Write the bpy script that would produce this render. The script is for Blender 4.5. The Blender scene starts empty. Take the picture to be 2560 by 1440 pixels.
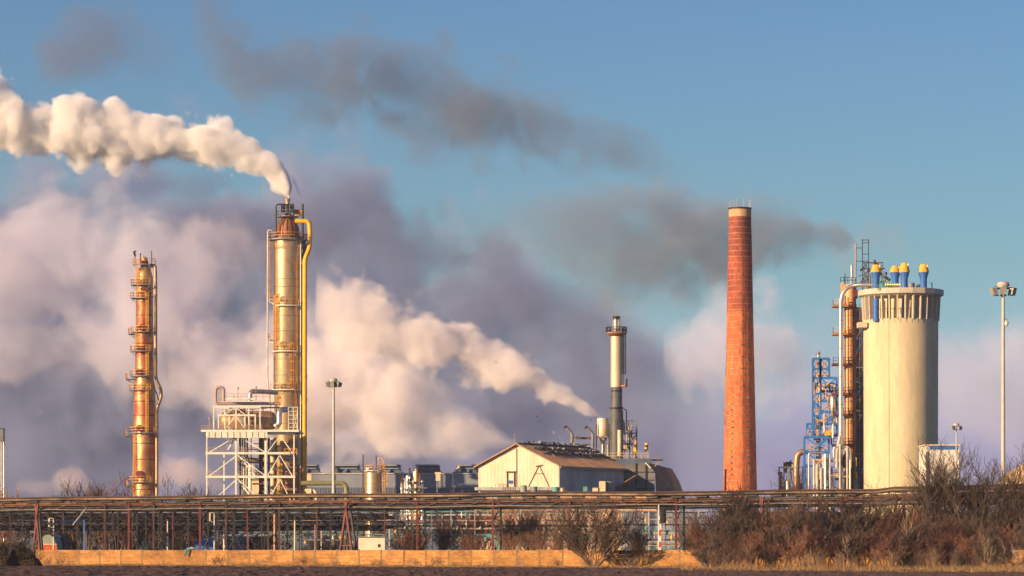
import bpy, bmesh, math, random
from mathutils import Vector, Matrix
R = math.radians
sc = bpy.context.scene
col = sc.collection
# ---------------------------------------------------------------- camera, sky, sun, exposure
F, HY, HC = 8082.0, 1372.0, 2.0          # focal length in photo pixels, horizon row, eye height
cd = bpy.data.cameras.new('camera'); cam = bpy.data.objects.new('camera', cd); col.objects.link(cam)
cam.location = (0, 0, HC); cam.rotation_euler = (R(90), 0, 0)
cd.sensor_width = 36; cd.lens = F/2560*36; cd.shift_y = (HY-720)/2560
cd.clip_start = 1; cd.clip_end = 60000
sc.camera = cam
SUN_EL, SUN_AZ = R(15), R(53)            # height of the sun; angle to the left of the way back to the camera
sdir = Vector((-math.sin(SUN_AZ)*math.cos(SUN_EL), -math.cos(SUN_AZ)*math.cos(SUN_EL), math.sin(SUN_EL)))
w = bpy.data.worlds.new('World'); sc.world = w; w.use_nodes = True
nt = w.node_tree; bg = nt.nodes['Background']
sky = nt.nodes.new('ShaderNodeTexSky'); sky.sky_type = 'NISHITA'; sky.sun_disc = False
sky.sun_elevation = SUN_EL; sky.sun_rotation = math.atan2(sdir.x, sdir.y) % (2*math.pi)
sky.air_density = 1.0; sky.dust_density = 0.6; sky.ozone_density = 3.0
# low in the sky the winter air is bluer than the clear-sky model: grade it by elevation
wt = nt.nodes.new('ShaderNodeTexCoord'); ws = nt.nodes.new('ShaderNodeSeparateXYZ'); nt.links.new(wt.outputs['Generated'], ws.inputs[0])
wr = nt.nodes.new('ShaderNodeValToRGB'); nt.links.new(ws.outputs[2], wr.inputs[0])
el = wr.color_ramp.elements; el[0].position = 0; el[0].color = (.95, 1.02, 1.75, 1); el[1].position = .30; el[1].color = (.5, .62, .95, 1)
for p_, c_ in ((.04, (.86, .96, 1.22, 1)), (.09, (.68, .86, .92, 1)), (.16, (.62, .80, .96, 1))):
    q_ = el.new(p_); q_.color = c_
wm = nt.nodes.new('ShaderNodeMix'); wm.data_type = 'RGBA'; wm.blend_type = 'MULTIPLY'; wm.inputs[0].default_value = 1
nt.links.new(sky.outputs[0], wm.inputs[6]); nt.links.new(wr.outputs[0], wm.inputs[7]); nt.links.new(wm.outputs[2], bg.inputs[0]); bg.inputs[1].default_value = 0.060
sl = bpy.data.lights.new('sun', 'SUN'); sl.energy = 5.0; sl.angle = R(0.5); sl.color = (1.0, 0.665, 0.37)
so = bpy.data.objects.new('sun', sl); col.objects.link(so)
so.rotation_euler = sdir.to_track_quat('Z', 'Y').to_euler(); so.location = (-300, -100, 200)
sc.view_settings.view_transform = 'Standard'; sc.view_settings.look = 'None'
sc.view_settings.exposure = 0.86; sc.view_settings.gamma = 1.0
sc.cycles.max_bounces = 8; sc.cycles.diffuse_bounces = 3; sc.cycles.glossy_bounces = 3
sc.cycles.transparent_max_bounces = 24; sc.cycles.volume_bounces = 6
sc.cycles.use_denoising = True
sc.cycles.use_adaptive_sampling = True; sc.cycles.adaptive_threshold = 0.03
sc.cycles.volume_max_steps = 128; sc.cycles.volume_step_rate = .5
def P(px, py, Y):
    """the point at depth Y that the photograph shows at (px, py)"""
    return Vector(((px-1280)*Y/F, Y, HC+(HY-py)*Y/F))
def M(px, Y): return px*Y/F              # a length in photo pixels at depth Y, in metres
def tag(o, label=None, cat=None, group=None, kind=None):
    for k, v in (('label', label), ('category', cat), ('group', group), ('kind', kind)):
        if v: o[k] = v
    return o
def empty(name, loc, label=None, cat=None, group=None, rz=0):
    o = bpy.data.objects.new(name, None); col.objects.link(o); o.location = loc; o.rotation_euler.z = rz
    o.empty_display_size = .5
    return tag(o, label, cat, group)
# ---------------------------------------------------------------- materials
MATS = {}
def mat(name, c, c2=None, rough=.7, metal=0., scale=1.0, sz=(1, 1, 1), lo=.35, hi=.65, bump=0., fine=0., detail=5, spec=.4, rv=0., wave=None, brick=None):
    """c to c2 by noise (object space, stretched by sz), a little fine grain, optional bump, corrugation or brick courses"""
    if name in MATS: return MATS[name]
    m = bpy.data.materials.new(name); m.use_nodes = True; n = m.node_tree; N = n.nodes.new; K = n.links.new
    b = n.nodes['Principled BSDF']; b.inputs['Roughness'].default_value = rough; b.inputs['Metallic'].default_value = metal
    b.inputs['Specular IOR Level'].default_value = spec
    c2 = c2 or tuple(x*.72 for x in c)
    tc = N('ShaderNodeTexCoord'); mp = N('ShaderNodeMapping'); mp.inputs['Scale'].default_value = sz; K(tc.outputs['Object'], mp.inputs[0])
    no = N('ShaderNodeTexNoise'); no.inputs['Scale'].default_value = scale; no.inputs['Detail'].default_value = detail; no.inputs['Roughness'].default_value = .65
    K(mp.outputs[0], no.inputs['Vector'])
    mr = N('ShaderNodeMapRange'); mr.inputs[1].default_value = lo; mr.inputs[2].default_value = hi; K(no.outputs[0], mr.inputs[0])
    mx = N('ShaderNodeMix'); mx.data_type = 'RGBA'; K(mr.outputs[0], mx.inputs[0])
    mx.inputs[6].default_value = (*c, 1); mx.inputs[7].default_value = (*c2, 1); last = mx.outputs[2]
    if brick:
        bw, bh, mc = brick
        # bricks wrap round the shaft: angle times radius along, height up
        sp = N('ShaderNodeSeparateXYZ'); K(tc.outputs['Object'], sp.inputs[0])
        at = N('ShaderNodeMath'); at.operation = 'ARCTAN2'; K(sp.outputs[0], at.inputs[0]); K(sp.outputs[1], at.inputs[1])
        ml = N('ShaderNodeMath'); ml.operation = 'MULTIPLY'; ml.inputs[1].default_value = 3.0; K(at.outputs[0], ml.inputs[0])
        cb = N('ShaderNodeCombineXYZ'); K(ml.outputs[0], cb.inputs[0]); K(sp.outputs[2], cb.inputs[1])
        bt = N('ShaderNodeTexBrick'); bt.inputs['Scale'].default_value = 1; bt.inputs['Brick Width'].default_value = bw; bt.inputs['Row Height'].default_value = bh
        bt.inputs['Mortar Size'].default_value = .012; bt.inputs['Bias'].default_value = 0
        bt.inputs['Color1'].default_value = (.75, .70, .7, 1); bt.inputs['Color2'].default_value = (1.3, 1.3, 1.2, 1); bt.inputs['Mortar'].default_value = (*mc, 1)
        K(cb.outputs[0], bt.inputs['Vector'])
        m2 = N('ShaderNodeMix'); m2.data_type = 'RGBA'; m2.blend_type = 'MULTIPLY'; m2.inputs[0].default_value = 1; K(last, m2.inputs[6]); K(bt.outputs[0], m2.inputs[7]); last = m2.outputs[2]
    if fine:
        n2 = N('ShaderNodeTexNoise'); n2.inputs['Scale'].default_value = 6*scale; n2.inputs['Detail'].default_value = 3; K(mp.outputs[0], n2.inputs['Vector'])
        r2 = N('ShaderNodeMapRange'); r2.inputs[3].default_value = 1-fine; r2.inputs[4].default_value = 1+fine; r2.inputs[1].default_value = .3; r2.inputs[2].default_value = .7; K(n2.outputs[0], r2.inputs[0])
        m3 = N('ShaderNodeVectorMath'); m3.operation = 'SCALE'; K(last, m3.inputs[0]); K(r2.outputs[0], m3.inputs['Scale']); last = m3.outputs[0]
    if rv:
        oi = N('ShaderNodeObjectInfo'); r3 = N('ShaderNodeMapRange'); r3.inputs[3].default_value = 1-rv; r3.inputs[4].default_value = 1+rv; K(oi.outputs['Random'], r3.inputs[0])
        m4 = N('ShaderNodeVectorMath'); m4.operation = 'SCALE'; K(last, m4.inputs[0]); K(r3.outputs[0], m4.inputs['Scale']); last = m4.outputs[0]
    K(last, b.inputs['Base Color'])
    if bump:
        bp = N('ShaderNodeBump'); bp.inputs['Strength'].default_value = bump; bp.inputs['Distance'].default_value = .05; K(no.outputs[0], bp.inputs['Height']); K(bp.outputs[0], b.inputs['Normal'])
    if metal > .3 or rough < .5:
        r4 = N('ShaderNodeMapRange'); r4.inputs[3].default_value = max(rough-.08, .1); r4.inputs[4].default_value = rough+.2; K(no.outputs[0], r4.inputs[0]); K(r4.outputs[0], b.inputs['Roughness'])
    MATS[name] = m
    return m
CLAD = mat('weathered_cladding', (.58, .43, .26), (.38, .26, .14), .34, .62, .5, (1, 1, .25), fine=.12)
CLADR = mat('rusty_cladding', (.56, .34, .14), (.30, .06, .03), .40, .55, .22, (1, 1, .5), lo=.40, hi=.60, fine=.15)
SILV = mat('silver_metal', (.62, .60, .56), (.45, .42, .38), .32, .8, .8, fine=.08)
BRONZ = mat('bronze_cladding', (.46, .31, .18), (.30, .19, .11), .42, .6, .5, fine=.1)
RUST = mat('rusty_steel', (.17, .075, .042), (.07, .035, .025), .75, .1, 1.2, (1, 1, .4), fine=.2, bump=.3)
CONER = mat('rusty_cone', (.36, .12, .05), (.16, .07, .04), .6, .3, 1.6, (1, 1, .15), fine=.2)
CAPY = mat('cap_yellow', (.80, .48, .03), (.58, .30, .04), .6, 0, 1.2, (1, 1, .4), fine=.15)
YEL = mat('yellow_paint', (.85, .46, .03), (.72, .36, .03), .5, 0, .8, fine=.08)
RAILY = mat('yellow_rail_paint', (.78, .42, .06), (.55, .24, .05), .6, 0, 1)
WSTEEL = mat('pale_green_steel', (.74, .74, .62), (.54, .54, .45), .6, 0, .6, fine=.1)
DSTEEL = mat('dark_steel', (.032, .034, .042), (.018, .018, .022), .6, .2, 1)
GSTEEL = mat('grey_steel', (.22, .24, .26), (.13, .14, .16), .6, .2, .7, fine=.1)
BROWN = mat('brown_beam', (.09, .045, .035), (.04, .025, .022), .7, .1, .6, (.3, 1, 1), fine=.2)
REDP = mat('red_oxide_paint', (.17, .032, .027), (.08, .022, .02), .65, 0, .6, fine=.15)
BRASS = mat('tarnished_pipe', (.19, .135, .085), (.025, .02, .018), .5, .4, .4, (.3, 1, 1), fine=.15)
PALEP = mat('pale_grey_pipe', (.52, .50, .46), (.36, .34, .30), .55, .1, .5)
CONC = mat('silo_concrete', (.60, .52, .345), (.49, .42, .27), .85, 0, .35, (1, 1, .22), fine=.07, bump=.1)
CONC2 = mat('slab_concrete', (.52, .48, .39), (.43, .39, .32), .85, 0, .4, fine=.06)
POLE = mat('mast_concrete', (.50, .50, .42), (.40, .40, .34), .8, 0, .6)
BRICKM = mat('sooty_chimney_brick', (.44, .105, .045), (.26, .065, .037), .85, 0, .3, (1, 1, .35), fine=.3, brick=(.26, .09, (.9, .9, .9)))
BRICK = mat('chimney_brick', (.62, .185, .06), (.42, .11, .045), .85, 0, .3, (1, 1, .35), fine=.3, brick=(.26, .09, (.9, .9, .9)))
BRICKD = mat('dark_chimney_brick', (.30, .075, .04), (.17, .047, .032), .85, 0, .3, (1, 1, .6), fine=.3, brick=(.26, .09, (.9, .9, .9)))
BRICKC = mat('pale_chimney_crown', (.50, .36, .20), (.36, .22, .12), .85, 0, .8, fine=.25)
BLUE = mat('blue_paint', (.025, .15, .50), (.03, .10, .30), .55, 0, 1.2, (1, 1, .4), fine=.15)
BLUES = mat('blue_steel', (.022, .17, .52), (.02, .12, .36), .55, 0, .6, fine=.1)
TEAL = mat('teal_pipe', (.10, .34, .30), (.08, .24, .22), .6, 0, .5, fine=.1)
PINK = mat('pink_grey_pipe', (.40, .30, .27), (.27, .2, .19), .6, .1, .5)
TAN = mat('tan_cladding', (.72, .40, .19), (.56, .29, .14), .6, .15, .35, (1, 1, .4), fine=.08)
CORR = mat('cream_siding', (.74, .65, .50), (.60, .50, .36), .65, .05, .22, (1, 1, .5), fine=.06)
CORRG = mat('grey_siding', (.56, .56, .56), (.40, .41, .42), .65, .05, .3, (1, 1, .4), fine=.08)
SHED = mat('blue_grey_shade_tint', (.23, .27, .34), (.17, .20, .26), .7, 0, .25, fine=.06)  # bluish shade on the shed walls is put into this base colour
SHEDD = mat('dark_blue_shade_tint', (.10, .14, .20), (.07, .10, .15), .6, .1, .3)  # deeper shade put into the colour of lower walls, hoods and far buildings
ROOF = mat('rust_brown_roof', (.36, .23, .15), (.24, .145, .095), .75, .05, .3, (1, 1, 1), fine=.15)
WHITE = mat('white_paint', (.74, .72, .66), (.62, .58, .5), .6, 0, .5, fine=.05)
CREAM = mat('cream_wall', (.68, .58, .38), (.55, .46, .30), .75, 0, .5, fine=.06)
BLACK = mat('black_metal', (.02, .02, .022), (.015, .015, .015), .6, 0, 1)
FENCE = mat('fence_concrete', (.40, .205, .06), (.22, .105, .035), .9, 0, .5, (1, 1, 2.2), lo=.35, hi=.65, fine=.25, bump=.4, rv=.2)
FPOST = mat('fence_post_concrete', (.34, .22, .10), (.24, .15, .07), .9, 0, 1.5, fine=.2)
SOIL = mat('ploughed_soil', (.15, .075, .042), (.06, .03, .02), .95, 0, 1.3, fine=.4, bump=.8)
GRND = mat('dry_earth', (.11, .075, .045), (.07, .05, .035), .95, 0, .4, fine=.3)
YARD = mat('yard_ground', (.10, .09, .08), (.06, .055, .055), .95, 0, .1, fine=.2)
TWIG = mat('reddish_twigs', (.19, .085, .055), (.10, .05, .036), .85, 0, .5, rv=.3)
TWIGD = mat('dark_twigs', (.08, .055, .042), (.045, .034, .028), .85, 0, .5, rv=.3)
TWIGP = mat('pale_twigs', (.22, .15, .10), (.12, .08, .055), .85, 0, .5, rv=.25)
BARK = mat('bark', (.16, .11, .08), (.09, .065, .05), .9, 0, 2)
GRASS = mat('dry_grass', (.30, .19, .085), (.17, .11, .05), .9, 0, .8, lo=.4, hi=.6, rv=.2)
REDW = mat('red_signal_paint', (.60, .03, .025), (.5, .03, .02), .5)
# ---------------------------------------------------------------- mesh builder
ORG = {}
class MB:
    def __init__(s): s.v = []; s.f = []
    def add(s, vs, fs):
        b = len(s.v); s.v += [tuple(x) for x in vs]; s.f += [tuple(b+i for i in f) for f in fs]; return s
    def box(s, c, d, rz=0, taper=1):
        x, y, z = (k/2 for k in d); ca, sa = math.cos(rz), math.sin(rz); vs = []
        for sz in (-1, 1):
            t = taper if sz > 0 else 1
            for sx, sy in ((-1, -1), (1, -1), (1, 1), (-1, 1)):
                a, b = sx*x*t, sy*y*t
                vs.append((c[0]+a*ca-b*sa, c[1]+a*sa+b*ca, c[2]+sz*z))
        return s.add(vs, [(3, 2, 1, 0), (4, 5, 6, 7), (0, 1, 5, 4), (1, 2, 6, 5), (2, 3, 7, 6), (3, 0, 4, 7)])
    def bar(s, a, b, w, h=None):
        a, b = Vector(a), Vector(b); d = b-a
        if d.length < 1e-6: return s
        d.normalize(); u = d.cross(Vector((0, 0, 1)))
        if u.length < 1e-3: u = Vector((1, 0, 0))
        u.normalize(); n = u.cross(d); h = h or w; u = u*w/2; n = n*h/2
        vs = [p+q for p in (a, b) for q in (-u-n, u-n, u+n, -u+n)]
        return s.add(vs, [(0, 1, 2, 3), (7, 6, 5, 4), (0, 4, 5, 1), (1, 5, 6, 2), (2, 6, 7, 3), (3, 7, 4, 0)])
    def tube(s, pts, r, n=8, cap=True):
        pts = [Vector(p) for p in pts]; rs = r if isinstance(r, (list, tuple)) else [r]*len(pts); vs = []; fs = []
        pu = None
        for i, p in enumerate(pts):
            d = (pts[min(i+1, len(pts)-1)]-pts[max(i-1, 0)]).normalized()
            if pu is None:
                u = d.cross(Vector((0, 0, 1)))
                if u.length < 1e-2: u = Vector((1, 0, 0))
            else: u = pu-d*pu.dot(d)
            u.normalize(); pu = u; q = d.cross(u)
            for k in range(n):
                a = 2*math.pi*k/n; vs.append(p+(u*math.cos(a)+q*math.sin(a))*rs[i])
        for i in range(len(pts)-1):
            for k in range(n):
                a, b = i*n+k, i*n+(k+1) % n; fs.append((a, a+n, b+n, b))
        if cap: fs.append(tuple(range(n))); fs.append(tuple(range((len(pts)-1)*n, len(pts)*n))[::-1])
        return s.add(vs, fs)
    def lathe(s, c, prof, n=32, a0=0):
        """prof: (radius, z world) from bottom to top round the point c"""
        vs = []; fs = []
        for r, z in prof:
            for k in range(n):
                a = a0+2*math.pi*k/n; vs.append((c[0]+r*math.cos(a), c[1]+r*math.sin(a), z))
        for i in range(len(prof)-1):
            for k in range(n):
                a, b = i*n+k, i*n+(k+1) % n; fs.append((a, b, b+n, a+n))
        fs.append(tuple(range(n))[::-1]); fs.append(tuple(range((len(prof)-1)*n, len(prof)*n)))
        return s.add(vs, fs)
    def arc(s, c, r0, r1, z, t, a0, a1, n=12):
        """a deck: part of a ring of thickness t"""
        vs = []; fs = []
        for i in range(n+1):
            a = a0+(a1-a0)*i/n
            for r, q in ((r0, z), (r1, z), (r1, z-t), (r0, z-t)): vs.append((c[0]+r*math.cos(a), c[1]+r*math.sin(a), q))
        for i in range(n):
            for k in range(4): fs.append((i*4+k, (i+1)*4+k, (i+1)*4+(k+1) % 4, i*4+(k+1) % 4))
        fs.append((3, 2, 1, 0)); fs.append((n*4, n*4+1, n*4+2, n*4+3))
        return s.add(vs, fs)
    def prism(s, pts, ext):
        """a flat outline (3-D points) pushed along ext"""
        n = len(pts); e = Vector(ext); vs = [Vector(p) for p in pts]; vs += [p+e for p in vs]
        fs = [tuple(range(n)), tuple(range(n, 2*n))[::-1]]+[(i, i+n, (i+1) % n+n, (i+1) % n) for i in range(n)]
        return s.add(vs, fs)
    def rail(s, pts, h=1.1, w=.07, step=1.5, mid=2, close=False):
        pts = [Vector(p) for p in pts]
        for a, b in zip(pts, pts[1:]):
            for k in range(mid): s.bar(a+Vector((0, 0, h*(k+1)/mid)), b+Vector((0, 0, h*(k+1)/mid)), w)
            n = max(1, round((b-a).length/step))
            for i in range(n+1):
                p = a.lerp(b, i/n); s.bar(p, p+Vector((0, 0, h)), w)
        return s
    def ladder(s, a, b, w=.5, cage=.0, t=.06, side=(1, 0, 0), out=(0, -1, 0)):
        a, b = Vector(a), Vector(b); u = Vector(side)*w/2; o = Vector(out)
        s.bar(a-u, b-u, t); s.bar(a+u, b+u, t); n = max(2, int((b-a).length/.6))
        for i in range(n+1):
            p = a.lerp(b, i/n); s.bar(p-u, p+u, t*.8)
        if cage:
            m = max(2, int((b-a).length/1.6))
            for i in range(m+1):
                p = a.lerp(b, i/m); q = [p-u*1.3, p-u*1.3+o*cage, p+u*1.3+o*cage, p+u*1.3]
                for c, d in zip(q, q[1:]): s.bar(c, d, t*.9)
            for e in (-1.3, 0, 1.3): s.bar(a+u*e+o*cage, b+u*e+o*cage, t*.7)
        return s
    def build(s, name, m, parent=None, smooth=True, org=None, label=None, cat=None, group=None, kind=None, ang=40):
        o0 = ORG[parent.name] if parent else Vector(org if org is not None else s.v[0])
        me = bpy.data.meshes.new(name); me.from_pydata([(x-o0[0], y-o0[1], z-o0[2]) for x, y, z in s.v], [], s.f)
        me.update()
        bm = bmesh.new(); bm.from_mesh(me)
        if len(bm.faces) < 60000: bmesh.ops.recalc_face_normals(bm, faces=bm.faces)
        if smooth:
            lim = R(ang)
            for f in bm.faces: f.smooth = True
            for e in bm.edges:
                if len(e.link_faces) == 2 and e.calc_face_angle(0) > lim: e.smooth = False
        bm.to_mesh(me); bm.free()
        me.materials.append(m); o = bpy.data.objects.new(name, me); col.objects.link(o)
        if parent: o.parent = parent
        else: o.location = o0
        ORG[o.name] = Vector(o0)
        return tag(o, label, cat, group, kind)
def root(name, loc, label, cat, group=None):
    o = empty(name, loc, label, cat, group); ORG[o.name] = Vector(loc); return o
def ccopy(o, loc, label=None, rz=0, s=1, group=None):
    """a copy of a thing with copies of its parts and sub-parts; mesh data stay shared"""
    c = o.copy(); col.objects.link(c); c.location = loc; c.rotation_euler.z = rz; c.scale = (s, s, s)
    if label: c['label'] = label
    for ch in o.children:
        d = ch.copy(); col.objects.link(d); d.parent = c
        for g in ch.children:
            e = g.copy(); col.objects.link(e); e.parent = d
    return c
def gz(px, Y): return Vector(((px-1280)*Y/F, Y, 0))
def platform(parent, c, r0, r1, z, a0, a1, dm, rm, t=.18, h=1.15, w=.09, label=None):
    """a ring deck on a column with its railing as a sub-part; angles in degrees, -90 is towards the camera"""
    a0, a1 = R(a0), R(a1); n = max(4, int(abs(a1-a0)*r1/1.2))
    d = MB().arc(c, r0, r1, z, t, a0, a1, n)
    for i in range(0, n+1, 2):
        a = a0+(a1-a0)*i/n; u = Vector((math.cos(a), math.sin(a), 0)); b = Vector((c[0], c[1], z-t))
        d.bar(b+u*r0+Vector((0, 0, -.9)), b+u*r1*.97, .09)
    d = d.build('platform', dm, parent, label=label)
    pts = [(c[0]+(r1-.05)*math.cos(a0+(a1-a0)*i/n), c[1]+(r1-.05)*math.sin(a0+(a1-a0)*i/n), z) for i in range(n+1)]
    rl = MB().rail(pts, h, w, 1.3)
    rl.build('railing', rm, d)
    return d
def bend(pts, r, k=5):
    """round the corners of a pipe path with radius r"""
    pts = [Vector(p) for p in pts]; out = [pts[0]]
    for a, b, c in zip(pts, pts[1:], pts[2:]):
        d1 = (a-b); d2 = (c-b); q = min(r, d1.length*.49, d2.length*.49); p0 = b+d1.normalized()*q; p1 = b+d2.normalized()*q
        for i in range(k+1):
            t = i/k; out.append(p0*(1-t)**2+b*2*t*(1-t)+p1*t*t)
    return out+[pts[-1]]
# ---------------------------------------------------------------- ground, field
def struct(name, mb, m): return mb.build(name, m, None, smooth=False, org=(0, 0, 0), kind='structure')
struct('ground', MB().add([(-9000, -500, -.02), (9000, -500, -.02), (9000, 30000, -.02), (-9000, 30000, -.02)], [(0, 1, 2, 3)]), GRND)
struct('yard', MB().add([(-900, 384, 0), (900, 300, 0), (900, 1500, 0), (-900, 1500, 0)], [(0, 1, 2, 3)]), YARD)
from mathutils import noise as mnoise
def fence_y(px): return 381+(342-381)*(px-300)/(1650-300)
def field():
    vs = []; fs = []; nx, ny = 420, 150; y0, y1 = 205, 355
    for j in range(ny+1):
        y = y0+(y1-y0)*(j/ny)
        for i in range(nx+1):
            x = -72+144*i/nx
            px = 1280+x*F/y; e = min(1, max(0, (fence_y(px)-22-y)/4))
            h = .10*mnoise.noise(Vector((x*1.7, y*1.1, 0)))+.13*mnoise.noise(Vector((x*.9, y*.35, 5)))+random.uniform(-.055, .055)
            vs.append((x, y, .1*e+h*e-.01))
    for j in range(ny):
        for i in range(nx):
            a = j*(nx+1)+i; fs.append((a, a+1, a+nx+2, a+nx+1))
    o = MB().add(vs, fs).build('field', SOIL, None, smooth=False, org=(0, 0, 0), kind='structure')
random.seed(4)
field()
# ---------------------------------------------------------------- rusty distillation column on the left
Y = 680; s = Y/F
def rusty_column():
    c = P(361, 1372, Y); r = root('distillation_column', gz(361, Y), 'rust-streaked distillation column with many yellow platforms, left of the taller tower', 'column')
    z = lambda py: HC+(HY-py)*s
    MB().lathe(c, [(27.5*s, 0), (27.5*s, z(968)), (23*s, z(948)), (22.5*s, z(820)), (21*s, z(810)), (20.5*s, z(700)), (19*s, z(684)), (15*s, z(672)), (8*s, z(666)), (8*s, z(646)), (6*s, z(719.5))], 40).build('shell', CLADR, r)
    # insulation rings
    for py in (1225, 1150, 1110, 1040, 1005, 925, 860, 790, 735):
        rr = (27.9 if py > 968 else 23.1 if py > 815 else 21)*s
        MB().lathe(c, [(rr, z(py)), (rr+.03, z(py)+.05), (rr+.03, z(py)+.15), (rr, z(py)+.2)], 40).build('ring_seam', RUST, r)
    pl = [(661, -200, 20, 25), (712, -215, -60, 30), (745, -215, -80, 31), (830, -190, -35, 30), (835, 170, 215, 36), (878, -200, -60, 31), (940, -195, -45, 31), (948, 165, 205, 42), (975, -190, -60, 34), (1082, -195, -45, 34), (1090, 160, 205, 45), (1205, -195, -60, 36), (1215, 165, 215, 44)]
    for py, a0, a1, ro in pl:
        r0 = (27 if py > 968 else 22)*s
        platform(r, c, r0, ro*s+.35, z(py), a0, a1, GSTEEL, RAILY)
    lad = [(345, 662, 712), (349, 712, 745), (371, 745, 828), (345, 830, 878), (371, 880, 938), (371, 975, 1082), (339, 1088, 1205), (337, 1215, 1240)]
    for px, a, b in lad:
        rr = (27 if a > 960 else 22)*s; off = (px-361)*s; yy = Y-math.sqrt(max(rr*rr-off*off, .01))-.25
        x = c.x+off
        MB().ladder((x, yy, z(b)), (x, yy, z(a)+1), .45, .55, .09).build('ladder', RAILY, r)
    for px, py in ((352, 1072), (352, 1186), (352, 932), (353, 875), (358, 820)):
        rr = (27.5 if py > 968 else 22.5)*s
        q = Vector((P(px, py, Y).x, Y-rr-.02, z(py))); MB().tube([q+Vector((0, .5, 0)), q+Vector((0, -.25, 0)), q+Vector((0, -.3, 0)), q+Vector((0, -.45, 0))], [.6, .6, .75, .7], 16).build('manhole', REDP, r)
    # downcomer pipe to the right with its kink
    p = [(372, 668), (388, 662), (389, 700), (389, 948), (403, 975), (403, 995), (392, 1020), (392, 1372)]
    MB().tube(bend([P(a, b, Y-1) for a, b in p], 1.1), 4.2*s, 12).build('overhead_pipe', BRONZ, r)
    MB().tube([P(380.5, 690, Y-2.5), P(382, 960, Y-2.5), P(392, 985, Y-2.2), P(396, 1000, Y-2)], 1.6*s, 8).build('small_pipe', DSTEEL, r)
    for py in (722, 742, 900, 1090, 1180):
        MB().bar(P(378, py, Y-1), P(394, py, Y-1), .18).build('pipe_bracket', DSTEEL, r)
    MB().tube([P(338, 662, Y), P(338, 634, Y)], .1, 6).tube([P(338, 640, Y), P(335, 630, Y), P(340, 628, Y)], .25, 6).build('gooseneck_lamp', BLACK, r)
    MB().tube([P(351, 660, Y), P(351, 636, Y), P(353, 634, Y)], [.1, .1, .22], 6).build('gooseneck_lamp', BLACK, r)
    MB().tube([P(379, 660, Y), P(379, 627, Y)], .08, 6).build('lightning_rod', BLACK, r)
    MB().lathe(P(361, 0, Y), [(10*s, z(668)), (10*s, z(655)), (7*s, z(648)), (4*s, z(642)), (4*s, z(719.5))], 20).build('top_dome', REDP, r)
    for k in range(9):   # valves and nozzles on the top dome
        pass
    return r
rusty_column()
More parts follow.
